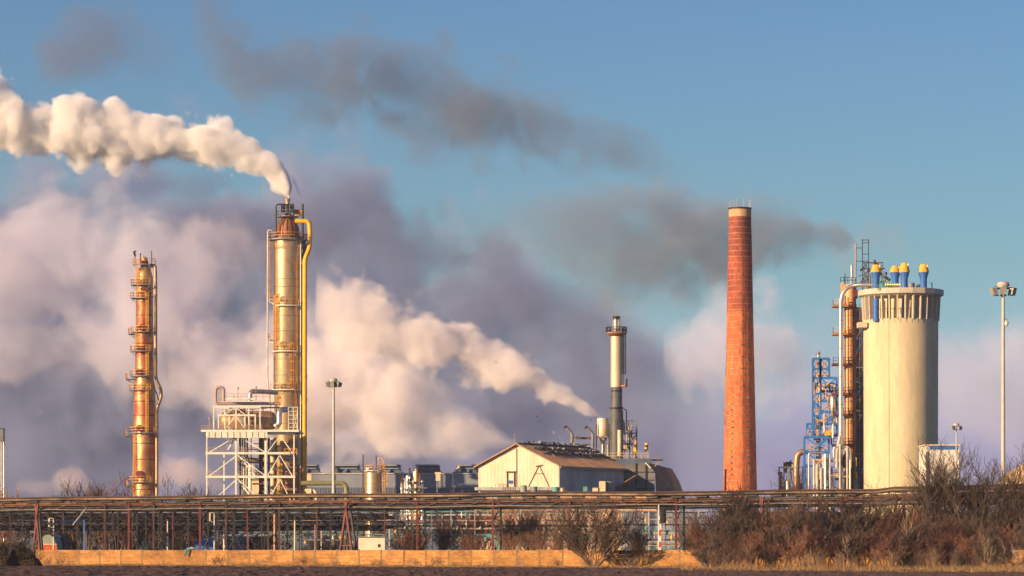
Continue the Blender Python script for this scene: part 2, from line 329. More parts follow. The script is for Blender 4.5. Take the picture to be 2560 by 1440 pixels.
# ---------------------------------------------------------------- tall steel tower with cone
def tall_tower():
    z = lambda py: HC+(HY-py)*s
    c = P(719, 1372, Y); r = root('steel_tower', gz(719, Y), 'tallest steel tower with a rusty cone top and steaming stack', 'tower')
    MB().lathe(c, [(33*s, 0), (33*s, z(985)), (35.5*s, z(975)), (35.7*s, z(602))], 56).build('shell', CLAD, r)
    for py in (1150, 1060, 940, 900, 830, 792, 700, 719.5):
        rr = (35.8 if py < 980 else 33.1)*s
        MB().lathe(c, [(rr, z(py)), (rr+.025, z(py)+.04), (rr+.025, z(py)+.1), (rr, z(py)+.14)], 56).build('ring_seam', GSTEEL, r)
    MB().lathe(c, [(35.8*s, z(625)), (37.5*s, z(618)), (37.5*s, z(601)), (36*s, z(600))], 48).build('collar', CLAD, r)
    MB().lathe(c, [(35.5*s, z(601)), (35*s, z(592)), (32*s, z(661.5)), (27*s, z(570)), (17*s, z(550)), (11*s, z(541)), (11*s, z(536))], 40).build('cone_top', CONER, r)
    for k in range(16):   # stiffener ribs on the cone
        a = 2*math.pi*k/16; u = Vector((math.cos(a), math.sin(a), 0))
        b = MB(); pr = [(34.6, 667.5), (32.2, 660.5), (27.2, 569.5), (17.4, 550), (11.4, 541)]
        b.tube([Vector((c.x, c.y, z(q)))+u*(p_*s) for p_, q in pr], .09, 5).build('cone_rib', RUST, r)
    st = MB().lathe(c, [(8*s, z(541)), (6.5*s, z(535)), (4.2*s, z(530)), (4.2*s, z(514)), (5.4*s, z(511.5)), (5*s, z(509)), (6.4*s, z(503)), (7.4*s, z(496.5)), (6.2*s, z(496.4)), (5.5*s, z(500))], 24).build('exhaust_stack', CLAD, r)
    for dx in (-11, 11):
        MB().box(P(719+dx, 520, Y-1), (.9, .7, 1.7)).bar(P(719+dx, 527, Y-1), P(719+dx*.4, 537, Y-1), .2).build('valve_box', DSTEEL, r)
        MB().bar(P(719+dx*.9, 514, Y-1), P(719+dx*.3, 511, Y-1), .15).build('valve_arm', DSTEEL, r)
    platform(r, c, 10*s, 28*s, z(541), -210, 40, GSTEEL, GSTEEL)
    platform(r, c, 34*s, 49*s, z(598), -240, 60, GSTEEL, RAILY, t=.3)
    MB().box(P(746, 532, Y), (2.2, 1, 1.3)).build('control_cabinet', RAILY, r)
    MB().tube(bend([P(690, 598, Y-2.5), P(690, 511, Y-2.5), P(722, 511, Y-2.5)], .6), .16, 8).build('vent_pipe', BLACK, r)
    MB().tube([P(757, 610, Y-.5), P(757, 510, Y-.5)], 2.6*s, 10).build('vent_stack', BLACK, r)
    MB().tube(bend([P(737, 553, Y-1), P(773, 553, Y-1), P(775, 580, Y-1), P(774, 620, Y-1), P(762, 648, Y-2.2), P(762, 700, Y-2.4), P(761.5, 1372, Y-2.4)], .9), 5.6*s, 16).build('yellow_pipe', YEL, r)
    for py in (651, 940, 1000, 1110):
        MB().bar(P(750, py, Y-1.6), P(769, py, Y-1.6), .22).bar(P(750, py+10, Y-1.6), P(760, py+1, Y-1.6), .18).build('pipe_clamp', RAILY, r)
    MB().tube(bend([P(757, 605, Y+1), P(766, 625, Y+1.4), P(757, 650, Y+1), P(757, 1372, Y+1)], 1), 7*s, 14).build('dark_duct', GSTEEL, r)
    MB().tube([P(751.5, 600, Y-2), P(751.5, 1372, Y-2)], .12, 6).build('thin_riser', WSTEEL, r)
    MB().tube(bend([P(680, 577, Y-2.6), P(672, 574, Y-2.6), P(669.5, 580, Y-2.6), P(668.5, 940, Y-2.6), P(675, 1010, Y-2.6), P(678, 1060, Y-2.6)], .8), .17, 8).build('thin_riser', PALEP, r)
    # ladders and side platforms
    for px, a, b, o in ((676, 600, 745, -1.5), (693, 735, 862, -2.2), (730, 858, 972, -2.55), (694, 976, 1010, -2.2), (689, 740, 848, -2.2)):
        MB().ladder(P(px, b, Y+o), P(px, a, Y+o), .6, .6, .1).build('ladder', RAILY, r)
    for py, a0, a1, ro in ((749, -200, -165, 50), (765, -125, -50, 47), (848, -205, -165, 50), (879, -140, -55, 47), (975, -150, -40, 47)):
        platform(r, c, 35*s, ro*s, z(py), a0, a1, WSTEEL, RAILY)
    for py in (748, 861, 967):
        q = P(708, py, Y-2.75); MB().tube([q+Vector((0, .6, 0)), q, q+Vector((0, -.1, 0)), q+Vector((0, -.35, 0))], [.55, .55, .72, .66], 18).build('manhole', CLAD, r)
    MB().box(P(698, 630, Y-2.25), (.7, .1, .22)).build('name_plate', BLACK, r)
    # lower end: cylinders, ladder, bundles of pipes
    for px, w_, t in ((718, 4, 1170), (727, 5, 1162), (744, 5, 1165)):
        MB().tube([P(px, 1372, Y-5), P(px, t, Y-5), P(px, t-4, Y-5)], [w_*s, w_*s, w_*.3*s], 14).build('red_riser', mat('salmon_pipe', (.50, .19, .12), (.36, .12, .08), .6, 0, .5), r)
    MB().tube([P(682, 1372, Y-4), P(682, 1095, Y-4)], 6*s, 14).build('cream_riser', CREAM, r)
    MB().ladder(P(698, 1372, Y-5), P(698, 1160, Y-5), 1.0, .7, .12).build('ladder', YEL, r)
    return r
tall_tower()
# ---------------------------------------------------------------- pale steel frame, vessel on top
def frame():
    YF, YB = 659, 671
    r = root('equipment_structure', gz(590, YF), 'pale green open steel frame of three floors beside the tallest tower', 'steel frame')
    cols = [(517, 3.2), (590, 4.2), (664, 5.2), (735, 3.2)]; lev = [1084, 1133, 1192, 1262]
    for yy in (YF, YB):
        for px, wd in cols:
            MB().bar(P(px, 1084, yy), gz(px, yy), wd*s if yy == YF else .28).build('column', WSTEEL, r)
    for i, py in enumerate(lev):
        for yy in (YF, YB):
            MB().bar(P(514, py, yy), P(738, py, yy), .25, .45).build('floor_beam', WSTEEL, r)
        for px, _ in cols:
            MB().bar(P(px, py, YF), P(px, py+(0), YB), .22, .35).build('cross_beam', WSTEEL, r)
    for a, b in zip(lev, lev[1:]):
        for x0, x1 in ((517, 669.5), (664, 735)):
            for yy in (YF-.05, YB):
                xm = (x0+x1)/2
                MB().bar(P(x0+3, b, yy), P(xm, a+5, yy), .19).bar(P(xm, a+5, yy), P(x1-3, b, yy), .19).build('brace', WSTEEL, r)
    for a, b in zip(lev, lev[1:]):
        for px in (517, 735):
            MB().bar(P(px, a, YF), P(px, b, YB), .17).build('brace', WSTEEL, r)
    MB().bar(P(560, 1133, YF+3), gz(560, YF+3), .25).build('column', WSTEEL, r)
    # decks and stairs
    g = MB().box(P(592, 1087, YF-1.3), (148*s, .3, 14*s))
    g.build('plate_girder', WSTEEL, r)
    for k in range(10):
        px = 522+k*15.5; MB().box(P(px, 1087, YF-1.48), (.07, .1, 13*s)).build('stiffener', GSTEEL, r)
    a, b = P(502, 1077, YF-1.5), P(747, 1077, YF-1.5)
    MB().box(((a.x+b.x)/2, (YF+YB)/2, a.z), (b.x-a.x, YB-YF+3, .42)).build('deck', WSTEEL, r)
    for j, (y0, y1) in enumerate(((1133, 1084), (1192, 1133), (1262, 1192))):
        zg = P(0, y0, YF+6).z
        a, b = P(592, 1372, YF), P(662, 1372, YF)
        MB().box(((a.x+b.x)/2, YF+8, zg), (b.x-a.x, 4, .12)).build('deck', GSTEEL, r)
        for u in ((594, 660), (520, 560)): MB().rail([P(u[0], y0, YF+6), P(u[1], y0, YF+6)], 1.1, .08).build('railing', mat('pink_rail', (.5, .28, .2)), r)
        # one flight up, treads and stringers
        q = (P(520+60*(j == 0), y0, YF+2), P(590+0*(j == 0), y1, YF+2)) if j == 0 else (P(640, y0, YF+4), P(594, y1+3, YF+4))
        f = MB(); n = 14
        if j == 0: q = (P(565, y0, YF+2), P(592, y1+2, YF+2))
        for dy in (-.5, .5): f.bar(q[0]+Vector((0, dy, 0)), q[1]+Vector((0, dy, 0)), .12, .28)
        for i in range(n+1):
            p = q[0].lerp(q[1], i/n); f.box(p, (.32, 1, .08))
        for dy in (-.5,): f.bar(q[0]+Vector((0, dy, 1)), q[1]+Vector((0, dy, 1)), .07)
        f.build('stair', WSTEEL, r)
    MB().rail([P(503, 1077, YF-1.4), P(655, 1077, YF-1.4)], 1.1, .09, 1.4).build('railing', mat('pink_rail', (.5, .28, .2)), r)
    # upper works
    f = MB()
    for px, t in ((534, 1017), (546, 1038), (562, 1017), (590, 1017), (612, 1038), (622, 1017), (650, 1017), (573, 1038), (638, 1040)):
        MB().bar(P(px, t, YF+.2), P(px, 1077, YF+.2), .24).build('post', WSTEEL, r)
    MB().bar(P(533, 1017, YF+.2), P(652, 1017, YF+.2), .28, .36).build('top_beam', WSTEEL, r)
    MB().bar(P(545, 1038, YF), P(640, 1038, YF), .28, .3).build('top_beam', WSTEEL, r)
    MB().bar(P(652, 1019, YF+6), P(738, 1019, YF+6), .28, .3).build('top_beam', GSTEEL, r)
    for x0, x1, y0, y1 in ((563, 588, 1074, 1040), (590, 612, 1040, 1072), (588, 612, 1018, 1036), (562, 588, 1036, 1018)):
        MB().bar(P(x0, y0, YF), P(x1, y1, YF), .15).build('brace', WSTEEL, r)
    MB().box(P(602, 998, YF+2.4), (74*s, 1.6, .3)).build('upper_deck', WSTEEL, r)
    MB().rail([P(566, 998, YF+1.6), P(676, 998, YF+1.6)], 1.1, .08, 1.6).build('railing', mat('pink_rail', (.5, .28, .2)), r)
    MB().rail([P(555, 1038, YF+.6), P(650, 1038, YF+.6)], 1.1, .08, 1.2).build('railing', mat('pink_rail', (.5, .28, .2)), r)
    for px, t in ((524, 1045), (595, 970), (640, 968)):
        MB().tube([P(px, 1075 if px == 524 else 998, YF), P(px, t, YF)], .07, 6).tube([P(px, t+3, YF), P(px, t-2, YF)], .22, 8).build('deck_lamp', PINK, r)
    for px in (721, 733, 744):
        MB().bar(P(px, 1017, YF-.5), P(px, 1077, YF-.5), .13).build('post', WSTEEL, r)
    f = MB()
    for k in range(6): f.bar(P(721, 1018+k*10, YF-.5), P(744, 1018+k*10, YF-.5), .1)
    f.bar(P(733, 1028, YF-.5), P(744, 1075, YF-.5), .1).bar(P(733, 1075, YF-.5), P(744, 1028, YF-.5), .1).build('ladder_cage', WSTEEL, r)
    MB().bar(P(735, 1084, YF+3), P(747, 1084, YF+3), .3).build('floor_beam', GSTEEL, r)
    MB().rail([P(712, 1138, YF-1), P(742, 1138, YF-1)], 1.3, .1, .8).build('railing', RAILY, r)
    random.seed(8)
    for k in range(26):   # small bore piping and valves on the vessel
        x = random.uniform(552, 650); y = random.uniform(1020, 1036); w_ = random.uniform(6, 24)
        b = MB().tube([P(x, y, YF+1.2), P(x+w_, y, YF+1.2)], .09, 6)
        b.tube([P(x+w_/2, y, YF+1.2), P(x+w_/2, y+random.uniform(3, 12), YF+1.2)], .09, 6).tube([P(x, y-1, YF+1.1), P(x, y+1.5, YF+1.1)], .22, 8)
        b.build('valve_pipe', random.choice((BRONZ, PINK, RUST, DSTEEL)), r)
    for px in (600, 606, 612, 618, 628, 650, 655, 660, 672, 690):   # risers inside the frame
        MB().tube([P(px, 1095, YF+8), P(px+random.uniform(-1, 1), 1372, YF+8)], random.uniform(.1, .28), 8).build('riser', random.choice((DSTEEL, RUST, BRONZ, GSTEEL)), r)
    for k in range(24):
        x = random.uniform(596, 735); y = random.uniform(1100, 1235); w_ = random.uniform(10, 50)
        MB().tube([P(x, y, YF+7), P(min(x+w_, 742), y, YF+7)], random.uniform(.07, .2), 6).build('cross_pipe', random.choice((DSTEEL, RUST, BRONZ, GSTEEL, PINK, BLUES)), r)
frame()
def vessel():
    YV = 666; a, b = P(549, 1052, YV), P(692, 1052, YV); r = root('pressure_vessel', P(620, 1075, YV), 'long bronze horizontal vessel with domed ends on the pale steel frame', 'vessel')
    rr = 24*s; xs = [0, .02, .06, .12, .88, .94, .98, 1.0]; rs = [.15, .6, .88, 1, 1, .88, .6, .15]
    MB().tube([a.lerp(b, t) for t in xs], [rr*q for q in rs], 32).build('shell', BRONZ, r)
    for px in (574, 604, 632, 655):
        MB().tube([P(px, 1052, YV), P(px+2, 1052, YV)], rr+.05, 32).build('strap', GSTEEL, r)
    MB().box(P(608, 1051, YV-rr-.02), (1.2, .1, .9)).build('name_plate', SILV, r)
    MB().tube([P(606, 1052, YV), P(606, 1078, YV)], .8, 12).build('saddle', GSTEEL, r)
    for px in (580, 660): MB().box(P(px, 1070, YV), (.6, 3, 1.2)).build('saddle', GSTEEL, r)
    e = root('loop_pipe', P(549, 1005, 663.5), 'tall hairpin pipe loop rising above the left end of the steel frame', 'pipe')
    MB().tube(bend([P(700, 1009, 663.5), P(539.5, 1009, 663.5), P(539.5, 968, 663.5), P(559.5, 968, 663.5), P(559.5, 1003, 663.5)], .75), 4*s, 14).build('pipe', PINK, e)
    for px in (547, 552): MB().tube([P(px, 968, 663.5), P(px, 1003, 663.5)], .13, 8).build('inner_tube', GSTEEL, e)
    e = root('elbow_duct', P(640, 998, 665.5), 'grey elbow duct running from the frame top into the tallest tower', 'duct')
    MB().tube(bend([P(625, 1002, 665.5), P(625, 978, 665.5), P(692, 981, 669.5)], 1.0), 6*s, 16).build('duct', SILV, e)
    MB().tube([P(625, 1000, 665.5), P(625, 998, 665.5)], 8*s, 16).build('flange', GSTEEL, e)
    e = root('outlet_pipe', P(698, 1075, 659.5), 'thick silver elbow pipe dropping in front of the vessel end', 'pipe')
    MB().tube(bend([P(722, 1024, 663.5), P(698, 1024, 660.5), P(698, 1060, 660.5), P(690, 1066, 660.5)], 1.2), 7*s, 16).build('pipe', SILV, e)
    MB().tube([P(692, 1064, 659.9), P(689, 1068, 659.9)], 8.5*s, 16).build('flange', SILV, e)
    e = root('transfer_pipe', P(625, 1157, 667.5), 'thick bronze pipe crossing inside the steel frame at mid height', 'pipe')
    MB().tube([P(594, 1150, 667.5), P(662, 1152, 667.5)], 6.5*s, 16).build('pipe', BRONZ, e)
    MB().tube([P(618, 1151, 667.5), P(621, 1151, 667.5)], 9*s, 16).build('flange', GSTEEL, e)
    e = root('white_tank', P(628, 1230, 719.5), 'white domed tank seen through the steel frame', 'tank')
    MB().lathe(P(628, 0, 719.5), [(22*s, P(0, 1225, 719.5).z), (22*s, P(0, 1178, 719.5).z), (18*s, P(0, 1164, 719.5).z), (8*s, P(0, 1158, 719.5).z), (1*s, P(0, 1157, 719.5).z)], 28).build('shell', WHITE, e)
    MB().lathe(P(628, 0, 719.5), [(20*s, 0), (20*s, P(0, 1225, 719.5).z)], 20).build('skirt', GSTEEL, e)
    e = root('cream_hut', gz(645, 709.5), 'small cream block building behind the foot of the steel frame', 'building')
    MB().box(((P(645, 0, 709.5).x), 712, P(0, 1200, 709.5).z/2), (36*s, 5, P(0, 1200, 709.5).z)).build('wall', CREAM, e)
    MB().box((P(645, 0, 709.5).x, 712, P(0, 1200, 709.5).z+.15), (40*s, 5.6, .3)).build('roof', GSTEEL, e)
vessel()
# far left tower at the picture edge
def edge_tower():
    s = 600/F
    r = root('lattice_tower', gz(2, 600), 'slim grey tower with side pipes cut off by the left picture edge', 'tower')
    MB().box(P(-6, 1092, 600), (32*s, 2, 38*s)).build('cabin', GSTEEL, r)
    MB().box(P(-6, 1072, 600), (34*s, 2.2, 2*s)).build('cabin_roof', DSTEEL, r)
    for px in (1, 5, 9.5): MB().tube([P(px, 1105, 599), P(px, 1399, 599)], 1.3*s, 8).build('riser', PALEP if px < 9 else SILV, r)
    b = MB()
    for k in range(8): b.bar(P(-12, 1110+k*18, 600), P(10, 1128+k*18, 600), .1)
    b.build('brace', GSTEEL, r)
edge_tower()
# ---------------------------------------------------------------- sheds with roof hoods, coloured blue-grey for shade
def sheds():
    Y = 700; s = Y/F; r = root('process_shed', gz(980, Y), 'long low shed coloured blue-grey for shade, with raised roof hoods left of the warehouse', 'shed')
    a, b = P(764, 1190, Y), P(1210, 1190, Y); zt = P(0, 1184, Y).z; zm = P(0, 1219, Y).z
    MB().box(((a.x+b.x)/2, Y+6, (zt+zm)/2), (b.x-a.x, 12, zt-zm)).build('upper_wall', SHED, r)
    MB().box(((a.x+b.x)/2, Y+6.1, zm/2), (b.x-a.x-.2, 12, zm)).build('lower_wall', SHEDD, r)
    f = MB()
    for k in range(70):
        x = a.x+.3+k*(b.x-a.x)/70; f.box((x, Y+.06, zm/2), (.12, .1, zm))
    f.build('wall_rib', SHED, r)
    MB().box((P(772, 1190, Y).x, Y-.05, P(0, 1192, Y).z), (1.2, .1, 1.6)).build('white_panel', CREAM, r)
    MB().box(((a.x+b.x)/2, Y-.12, zt), (b.x-a.x, .2, .25)).build('gutter', PALEP, r)
    for x0, x1 in ((745, 792), (838, 895), (952, 998), (1043, 1097), (1144, 1200)):
        h = MB(); q = [(x0-18, 1184), (x0-3, 1177), (x0, 1165), (x0+3, 1164), (x1-3, 1164), (x1, 1165), (x1+3, 1177), (x1+15, 1184)]
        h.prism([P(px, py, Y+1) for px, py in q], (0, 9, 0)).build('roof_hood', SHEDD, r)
        MB().box(P((x0+x1)/2, 1164.5, Y+5), ((x1-x0+6)*s, 9.6, .35)).build('hood_cap', SHED, r)
        MB().box(P((x0+x1)/2, 1171, Y+.8), ((x1-x0-4)*s, .3, .25)).build('hood_rail', SHED, r)
        q = P((x0+x1)/2, 1177, Y+.9)
        MB().tube([q+Vector((0, .4, 0)), q, q+Vector((0, -.3, 0)), q+Vector((0, -.5, 0))], [.45, .45, .36, .1], 14).build('round_vent', BLUES, r)
    for px in (838, 1044, 1146):
        MB().tube([P(px, 1168, Y), P(px-4, 1172, Y), P(px-5, 1235, Y)] if px == 838 else [P(px+3, 1166, Y), P(px-8, 1180, Y)], .3, 8).build('downpipe', PALEP, r)
    e = root('green_main', gz(855, 640), 'thick olive green pipe running right then bending down by the tall mast', 'pipe')
    MB().tube(bend([P(752, 1208, 640), P(858, 1208, 640), P(866, 1216, 640), P(867, 1399, 640)], 1.4), 6*640/F, 14).build('pipe', mat('olive_paint', (.22, .22, .09), (.15, .15, .07), .6), e)
    MB().tube([P(867, 1231, 640), P(867, 1238, 640)], 9.5*640/F, 14).build('flange', GSTEEL, e)
    e = root('goose_pipe', gz(780, 620), 'small cream bent pipes at the foot of the yellow pipe', 'pipe')
    MB().tube(bend([P(762, 1226, 620), P(788, 1226, 620), P(791, 1240, 620), P(791, 1399, 620)], .6), .3, 10).build('pipe', CREAM, e)
    MB().tube(bend([P(766, 1232, 620), P(783, 1232, 620), P(785, 1240, 620), P(785, 1399, 620)], .5), .22, 10).build('pipe', PINK, e)
    MB().box(P(772, 1235, 620), (1, 1, 2)).build('block', CREAM, e)
sheds()
def tank():
    Y = 630; s = Y/F; c = P(932.5, 1372, Y); r = root('storage_tank', gz(932, Y), 'golden round storage tank with yellow top rail in front of the shed', 'tank')
    z = lambda py: HC+(HY-py)*s
    MB().lathe(c, [(20.5*s, 0), (20.5*s, z(1184)), (20*s, z(1182)), (10*s, z(1178)), (.5*s, z(1176.5))], 40).build('shell', CLAD, r)
    for py in (1225, 1210, 1196): MB().lathe(c, [(20.7*s, z(py)), (20.8*s, z(py)+.1)], 40).build('ring_seam', BRONZ, r)
    platform(r, c, 18*s, 22*s, z(1176), -220, 40, CREAM, RAILY, h=1.0)
    MB().tube([P(940.5, 1180, Y), P(940.5, 1138, Y)], 1.5*s, 8).build('vent_stack', RUST, r)
    MB().lathe(P(921, 0, Y-1), [(.5, z(1178)), (.5, z(1170)), (.2, z(1168))], 12).build('hatch', CREAM, r)
    for py in (1190, 1206, 1214): MB().box(P(962, py, Y), (12*s, 1, .15)).rail([P(957, py, Y-.5), P(968, py, Y-.5)], 1, .09, .5).build('side_platform', RAILY, r)
    MB().ladder(P(957, 1372, Y), P(957, 1160, Y), .6, .6, .1).build('ladder', RAILY, r)
    MB().tube(bend([P(959, 1180, Y), P(959, 1150, Y), P(952, 1146, Y), P(948, 1147, Y)], .3), .09, 6).tube([P(948, 1147, Y), P(946, 1149, Y)], .22, 6).build('lamp_arm', RAILY, r)
    MB().tube([gz(907.5, 640), P(907.5, 1136, 640)], 1.7*s, 8).build('exhaust_pipe', RUST, None, org=gz(907.5, 640), label='thin rusty upright pipe just left of the golden storage tank', cat='pipe')
tank()
def compressor():
    Y = 610; s = Y/F; r = root('pipe_cluster', gz(1032, Y), 'tangle of silver bent pipes and valves between storage tank and warehouse', 'pipes')
    random.seed(21)
    for px, t, w_ in ((1005, 1198, 8), (1018, 1190, 6), (1036, 1180, 5), (1048, 1200, 7), (1026, 1206, 12)):
        MB().tube(bend([P(px, 1399, Y), P(px, t, Y), P(px+w_, t, Y), P(px+w_, 1399, Y)], .6), .26, 8).build('pipe', random.choice((PALEP, SILV)), r)
    MB().lathe(P(1041, 0, Y), [(.6, 0), (.6, P(0, 1192, Y).z), (.35, P(0, 1180, Y).z), (.35, P(0, 1172, Y).z), (.7, P(0, 1170, Y).z)], 14).build('separator', BRONZ, r)
    MB().tube([gz(1024, Y), P(1024, 1170, Y)], .18, 8).build('stub', DSTEEL, r)
    for k in range(30):
        x = random.uniform(1003, 1052); y = random.uniform(1205, 1236); a = P(x, y, Y-1-random.random()); 
        b = MB()
        if k % 2: b.tube([a, a+Vector((random.uniform(.5, 1.6), 0, 0))], random.uniform(.08, .2), 6)
        else: b.tube([a, a+Vector((0, 0, random.uniform(.6, 2)))], random.uniform(.08, .16), 6).tube([a+Vector((0, 0, .4)), a+Vector((0, 0, .6))], .3, 8)
        b.build('valve_pipe', random.choice((PALEP, SILV, DSTEEL, GSTEEL, RUST)), r)
    MB().box(P(1030, 1237, Y), (50*s, 3, .6)).build('base_slab', GSTEEL, r)
    e = root('filter_box', gz(1095, 640), 'small pale filter box on a pole before the long low shed', 'filter')
    MB().box(P(1095, 1192, 640), (.9, .9, 1.6)).box(P(1095, 1183, 640), (1.2, 1.1, .4)).build('housing', CREAM, e)
    MB().tube([P(1093, 1199, 640), gz(1093, 640)], .12, 8).build('pole', GSTEEL, e)
compressor()
# ---------------------------------------------------------------- warehouse
def warehouse():
    Y = 600; C = P(1398, 1163, Y); C.z = 0; g = Vector((-math.cos(R(30)), math.sin(R(30)), 0)); d = Vector((math.sin(R(30)), math.cos(R(30)), 0))
    s = Y/F; Wd = 203*s/math.cos(R(30)); L = 27.2; ze = P(0, 1164, Y).z; zr = P(0, 1111, Y+4.3).z; Z = Vector((0, 0, 1))
    r = root('warehouse', C, 'cream corrugated warehouse with a brown gabled roof covered in pigeons', 'warehouse')
    # gable wall and side walls with real ribs
    MB().prism([C, C+g*Wd, C+g*Wd+Z*ze, C+g*Wd/2+Z*zr, C+Z*ze], d*.3).build('gable_wall', CORR, r, smooth=False)
    f = MB(); n = 58
    for i in range(n):
        t = (i+.5)/n*Wd; h = ze+(zr-ze)*(1-abs(t/Wd*2-1))-.15; p = C+g*t-d*.03
        f.bar(p+Z*.0, p+Z*h, .12, .07)
    f.build('wall_rib', CORR, r, smooth=False)
    MB().prism([C+d*.3, C+d*L, C+d*L+Z*ze, C+d*.3+Z*ze], g*.3).build('side_wall', CORRG, r, smooth=False)
    f = MB()
    for i in range(70):
        p = C+d*((i+.7)/71*L)-g*.03; f.bar(p, p+Z*(ze-.1), .12, .07)
    f.build('wall_rib', CORRG, r, smooth=False)
    MB().prism([C+g*Wd+d*.3, C+g*Wd+d*L, C+g*Wd+d*L+Z*ze, C+g*Wd+d*.3+Z*ze], g*-.3).build('side_wall', CORRG, r, smooth=False)
    # roof slopes with overhang and raised purlin sheets
    o = .8
    for sg in (0, 1):
        e0 = C+Z*ze if sg == 0 else C+g*Wd+Z*ze; rg = C+g*Wd/2+Z*(zr+.12); out = -g if sg == 0 else g
        sl = (e0-rg).normalized(); e1 = e0+sl*o+Z*.12
        MB().prism([rg-d*o, e1-d*o, e1+d*(L+.5), rg+d*(L+.5)], Z*.14).build('roof_slope', ROOF, r, smooth=False)
        if sg == 0:
            for t in (.03, .26, .45):
                p = rg.lerp(e1, t)+Z*.2; MB().bar(p-d*.3+d*2, p+d*L, .16, .2).build('roof_purlin', DSTEEL, r)
            f = MB()
            for k in range(54):
                p = d*(k*L/53); f.bar(rg+p+Z*.16, e1+p+Z*.16, .07, .06)
            f.build('roof_seam', ROOF, r)
            MB().bar(e1-d*o+Z*-.1, e1+d*(L+.5)+Z*-.1, .25, .3).build('gutter', GSTEEL, r)
    MB().bar(C+g*Wd/2+Z*(zr+.25)-d*o, C+g*Wd/2+Z*(zr+.25)+d*L, .5, .15).build('ridge_cap', ROOF, r)
    for a, b in ((C-Z*0+Z*ze-g*.5, C+g*Wd/2+Z*zr), (C+g*(Wd+.5)+Z*ze, C+g*Wd/2+Z*zr)):
        MB().bar(a-d*.85+Z*-.05, b-d*.85+Z*.1, .12, .25).build('barge_board', ROOF, r)
    # door, frame, downpipe, A-shaped bracket
    def w(px, py, o=.12):
        t = (1398-px)/203*Wd; yy = Y+t*.5; q = C+g*t-d*o; q.z = HC+(HY-py)*yy/F; return q
    MB().bar(w(1280, 1209), w(1280, 1201), 1.3, .1).build('window', BLUE, r)
    b = MB(); b.bar(w(1269, 1222), w(1269, 1180), .25).bar(w(1287, 1222), w(1287, 1180), .25).bar(w(1267, 1180), w(1293, 1180), .28).build('door_frame', BROWN, r)
    MB().tube([w(1292, 1222), w(1292, 1122), w(1288, 1117), w(1288, 1086)], .1, 6).build('downpipe', PINK, r)
    MB().bar(w(1322, 1217), w(1348, 1165), .12).bar(w(1374, 1217), w(1350, 1165), .12).bar(w(1341, 1166), w(1358, 1163), .2).bar(w(1337, 1184), w(1360, 1184), .1).build('bracket', BROWN, r)
    MB().rail([w(1244, 1220, .8), w(1264, 1220, .8)], .8, .1, 1.4, 1).build('hand_rail', PINK, r)
    # ledge and the dark plinth
    MB().prism([w(1194, 1218, .1), w(1398, 1218, .1), w(1398, 1226, .1), w(1194, 1226, .1)], -d*1.2).build('ledge', GSTEEL, r)
    for px in (1266, 1270, 1277, 1283, 1290, 1296): MB().bar(w(px, 1232, 1.6), w(px, 1215, 1.6), .1).build('rail_post', PINK, r)
    # drums and boxes on the terrace before the wall
    TZ = P(0, 1236, 591).z; e = root('terrace', gz(1400, 591), 'raised cream-walled loading terrace along the foot of the warehouse', 'terrace')
    MB().box(((P(1187, 0, 591).x+P(1640, 0, 591).x)/2, 593.4, TZ/2-.1), (453*591/F, 9, TZ-.2)).build('wall', mat('salmon_wall', (.60, .42, .26), (.42, .27, .17), .8, 0, .3), e)
    MB().box(((P(1187, 0, 591).x+P(1640, 0, 591).x)/2, 593.4, TZ-.1), (456*591/F, 9.4, .2)).build('slab', GSTEEL, e)
    for k, (px, py) in enumerate(((1309, 1214), (1335, 1217), (1389, 1218), (1407, 1220))):
        yy = 592; zt = P(0, py, yy).z
        e = root('drum', Vector((gz(px, yy).x, yy, TZ)), ('green grey drum below the A-shaped wall bracket', 'small grey drum under the middle of the bracket', 'teal drum at the front corner of the warehouse', 'orange-brown drum just right of the warehouse corner')[k], 'drum', 'drums before the warehouse')
        MB().lathe(gz(px, yy), [(.5, TZ), (.6, TZ+.05), (.6, zt), (.5, zt+.05)], 14).build('body', (TEAL, GSTEEL, TEAL, BRONZ)[k] if k else mat('grey_green', (.28, .32, .26)), e)
        MB().lathe(gz(px, yy), [(.64, zt-.15), (.64, zt+.02)], 14).build('rim', GSTEEL, e)
    for k, (px, py, wd) in enumerate(((1463, 1218, 11), (1488, 1220, 14))):
        e = root('tote_box', Vector((gz(px, 590).x, 590, TZ)), ('small teal tote box on the terrace before the grey side wall', 'cream tote box beside the tall cabinet')[k], 'box')
        zt = P(0, py, 590).z; MB().box((gz(px, 590).x, 590, (zt+TZ)/2), (wd*.07, .9, zt-TZ)).build('body', (TEAL, CREAM)[k], e); MB().box((gz(px, 590).x, 590, zt+.05), (wd*.075, 1, .12)).build('lid', GSTEEL, e)
    e = root('cabinet', Vector((gz(1513, 590).x, 590, TZ)), 'tall cream and grey cabinet standing before the warehouse side wall', 'cabinet')
    zt = P(0, 1203, 590).z; x = gz(1506, 590).x
    MB().box((x, 591, (zt+TZ)/2), (1.1, 2.4, zt-TZ)).build('front_panel', CREAM, e)
    MB().lathe(gz(1522, 592), [(1.05, TZ), (1.05, zt-.1), (.9, zt)], 24).build('round_body', GSTEEL, e)
    # pigeons
    bird = MB()
    bird.tube([(-.16, 0, .12), (-.07, 0, .13), (.05, 0, .16), (.12, 0, .24), (.17, 0, .27)], [.02, .075, .085, .045, .015], 6)
    pig = [bird.build('pigeon', m, None, org=(0, 0, 0), label='grey pigeon perched in the rows on the warehouse roof' if i < 2 else 'white pigeon catching the sun on the warehouse roof', cat='bird', group='pigeons on the warehouse roof') for i, m in enumerate((DSTEEL, GSTEEL, WHITE))]
    e0 = C+Z*ze; rg = C+g*Wd/2+Z*(zr+.3); random.seed(5); cnt = 0
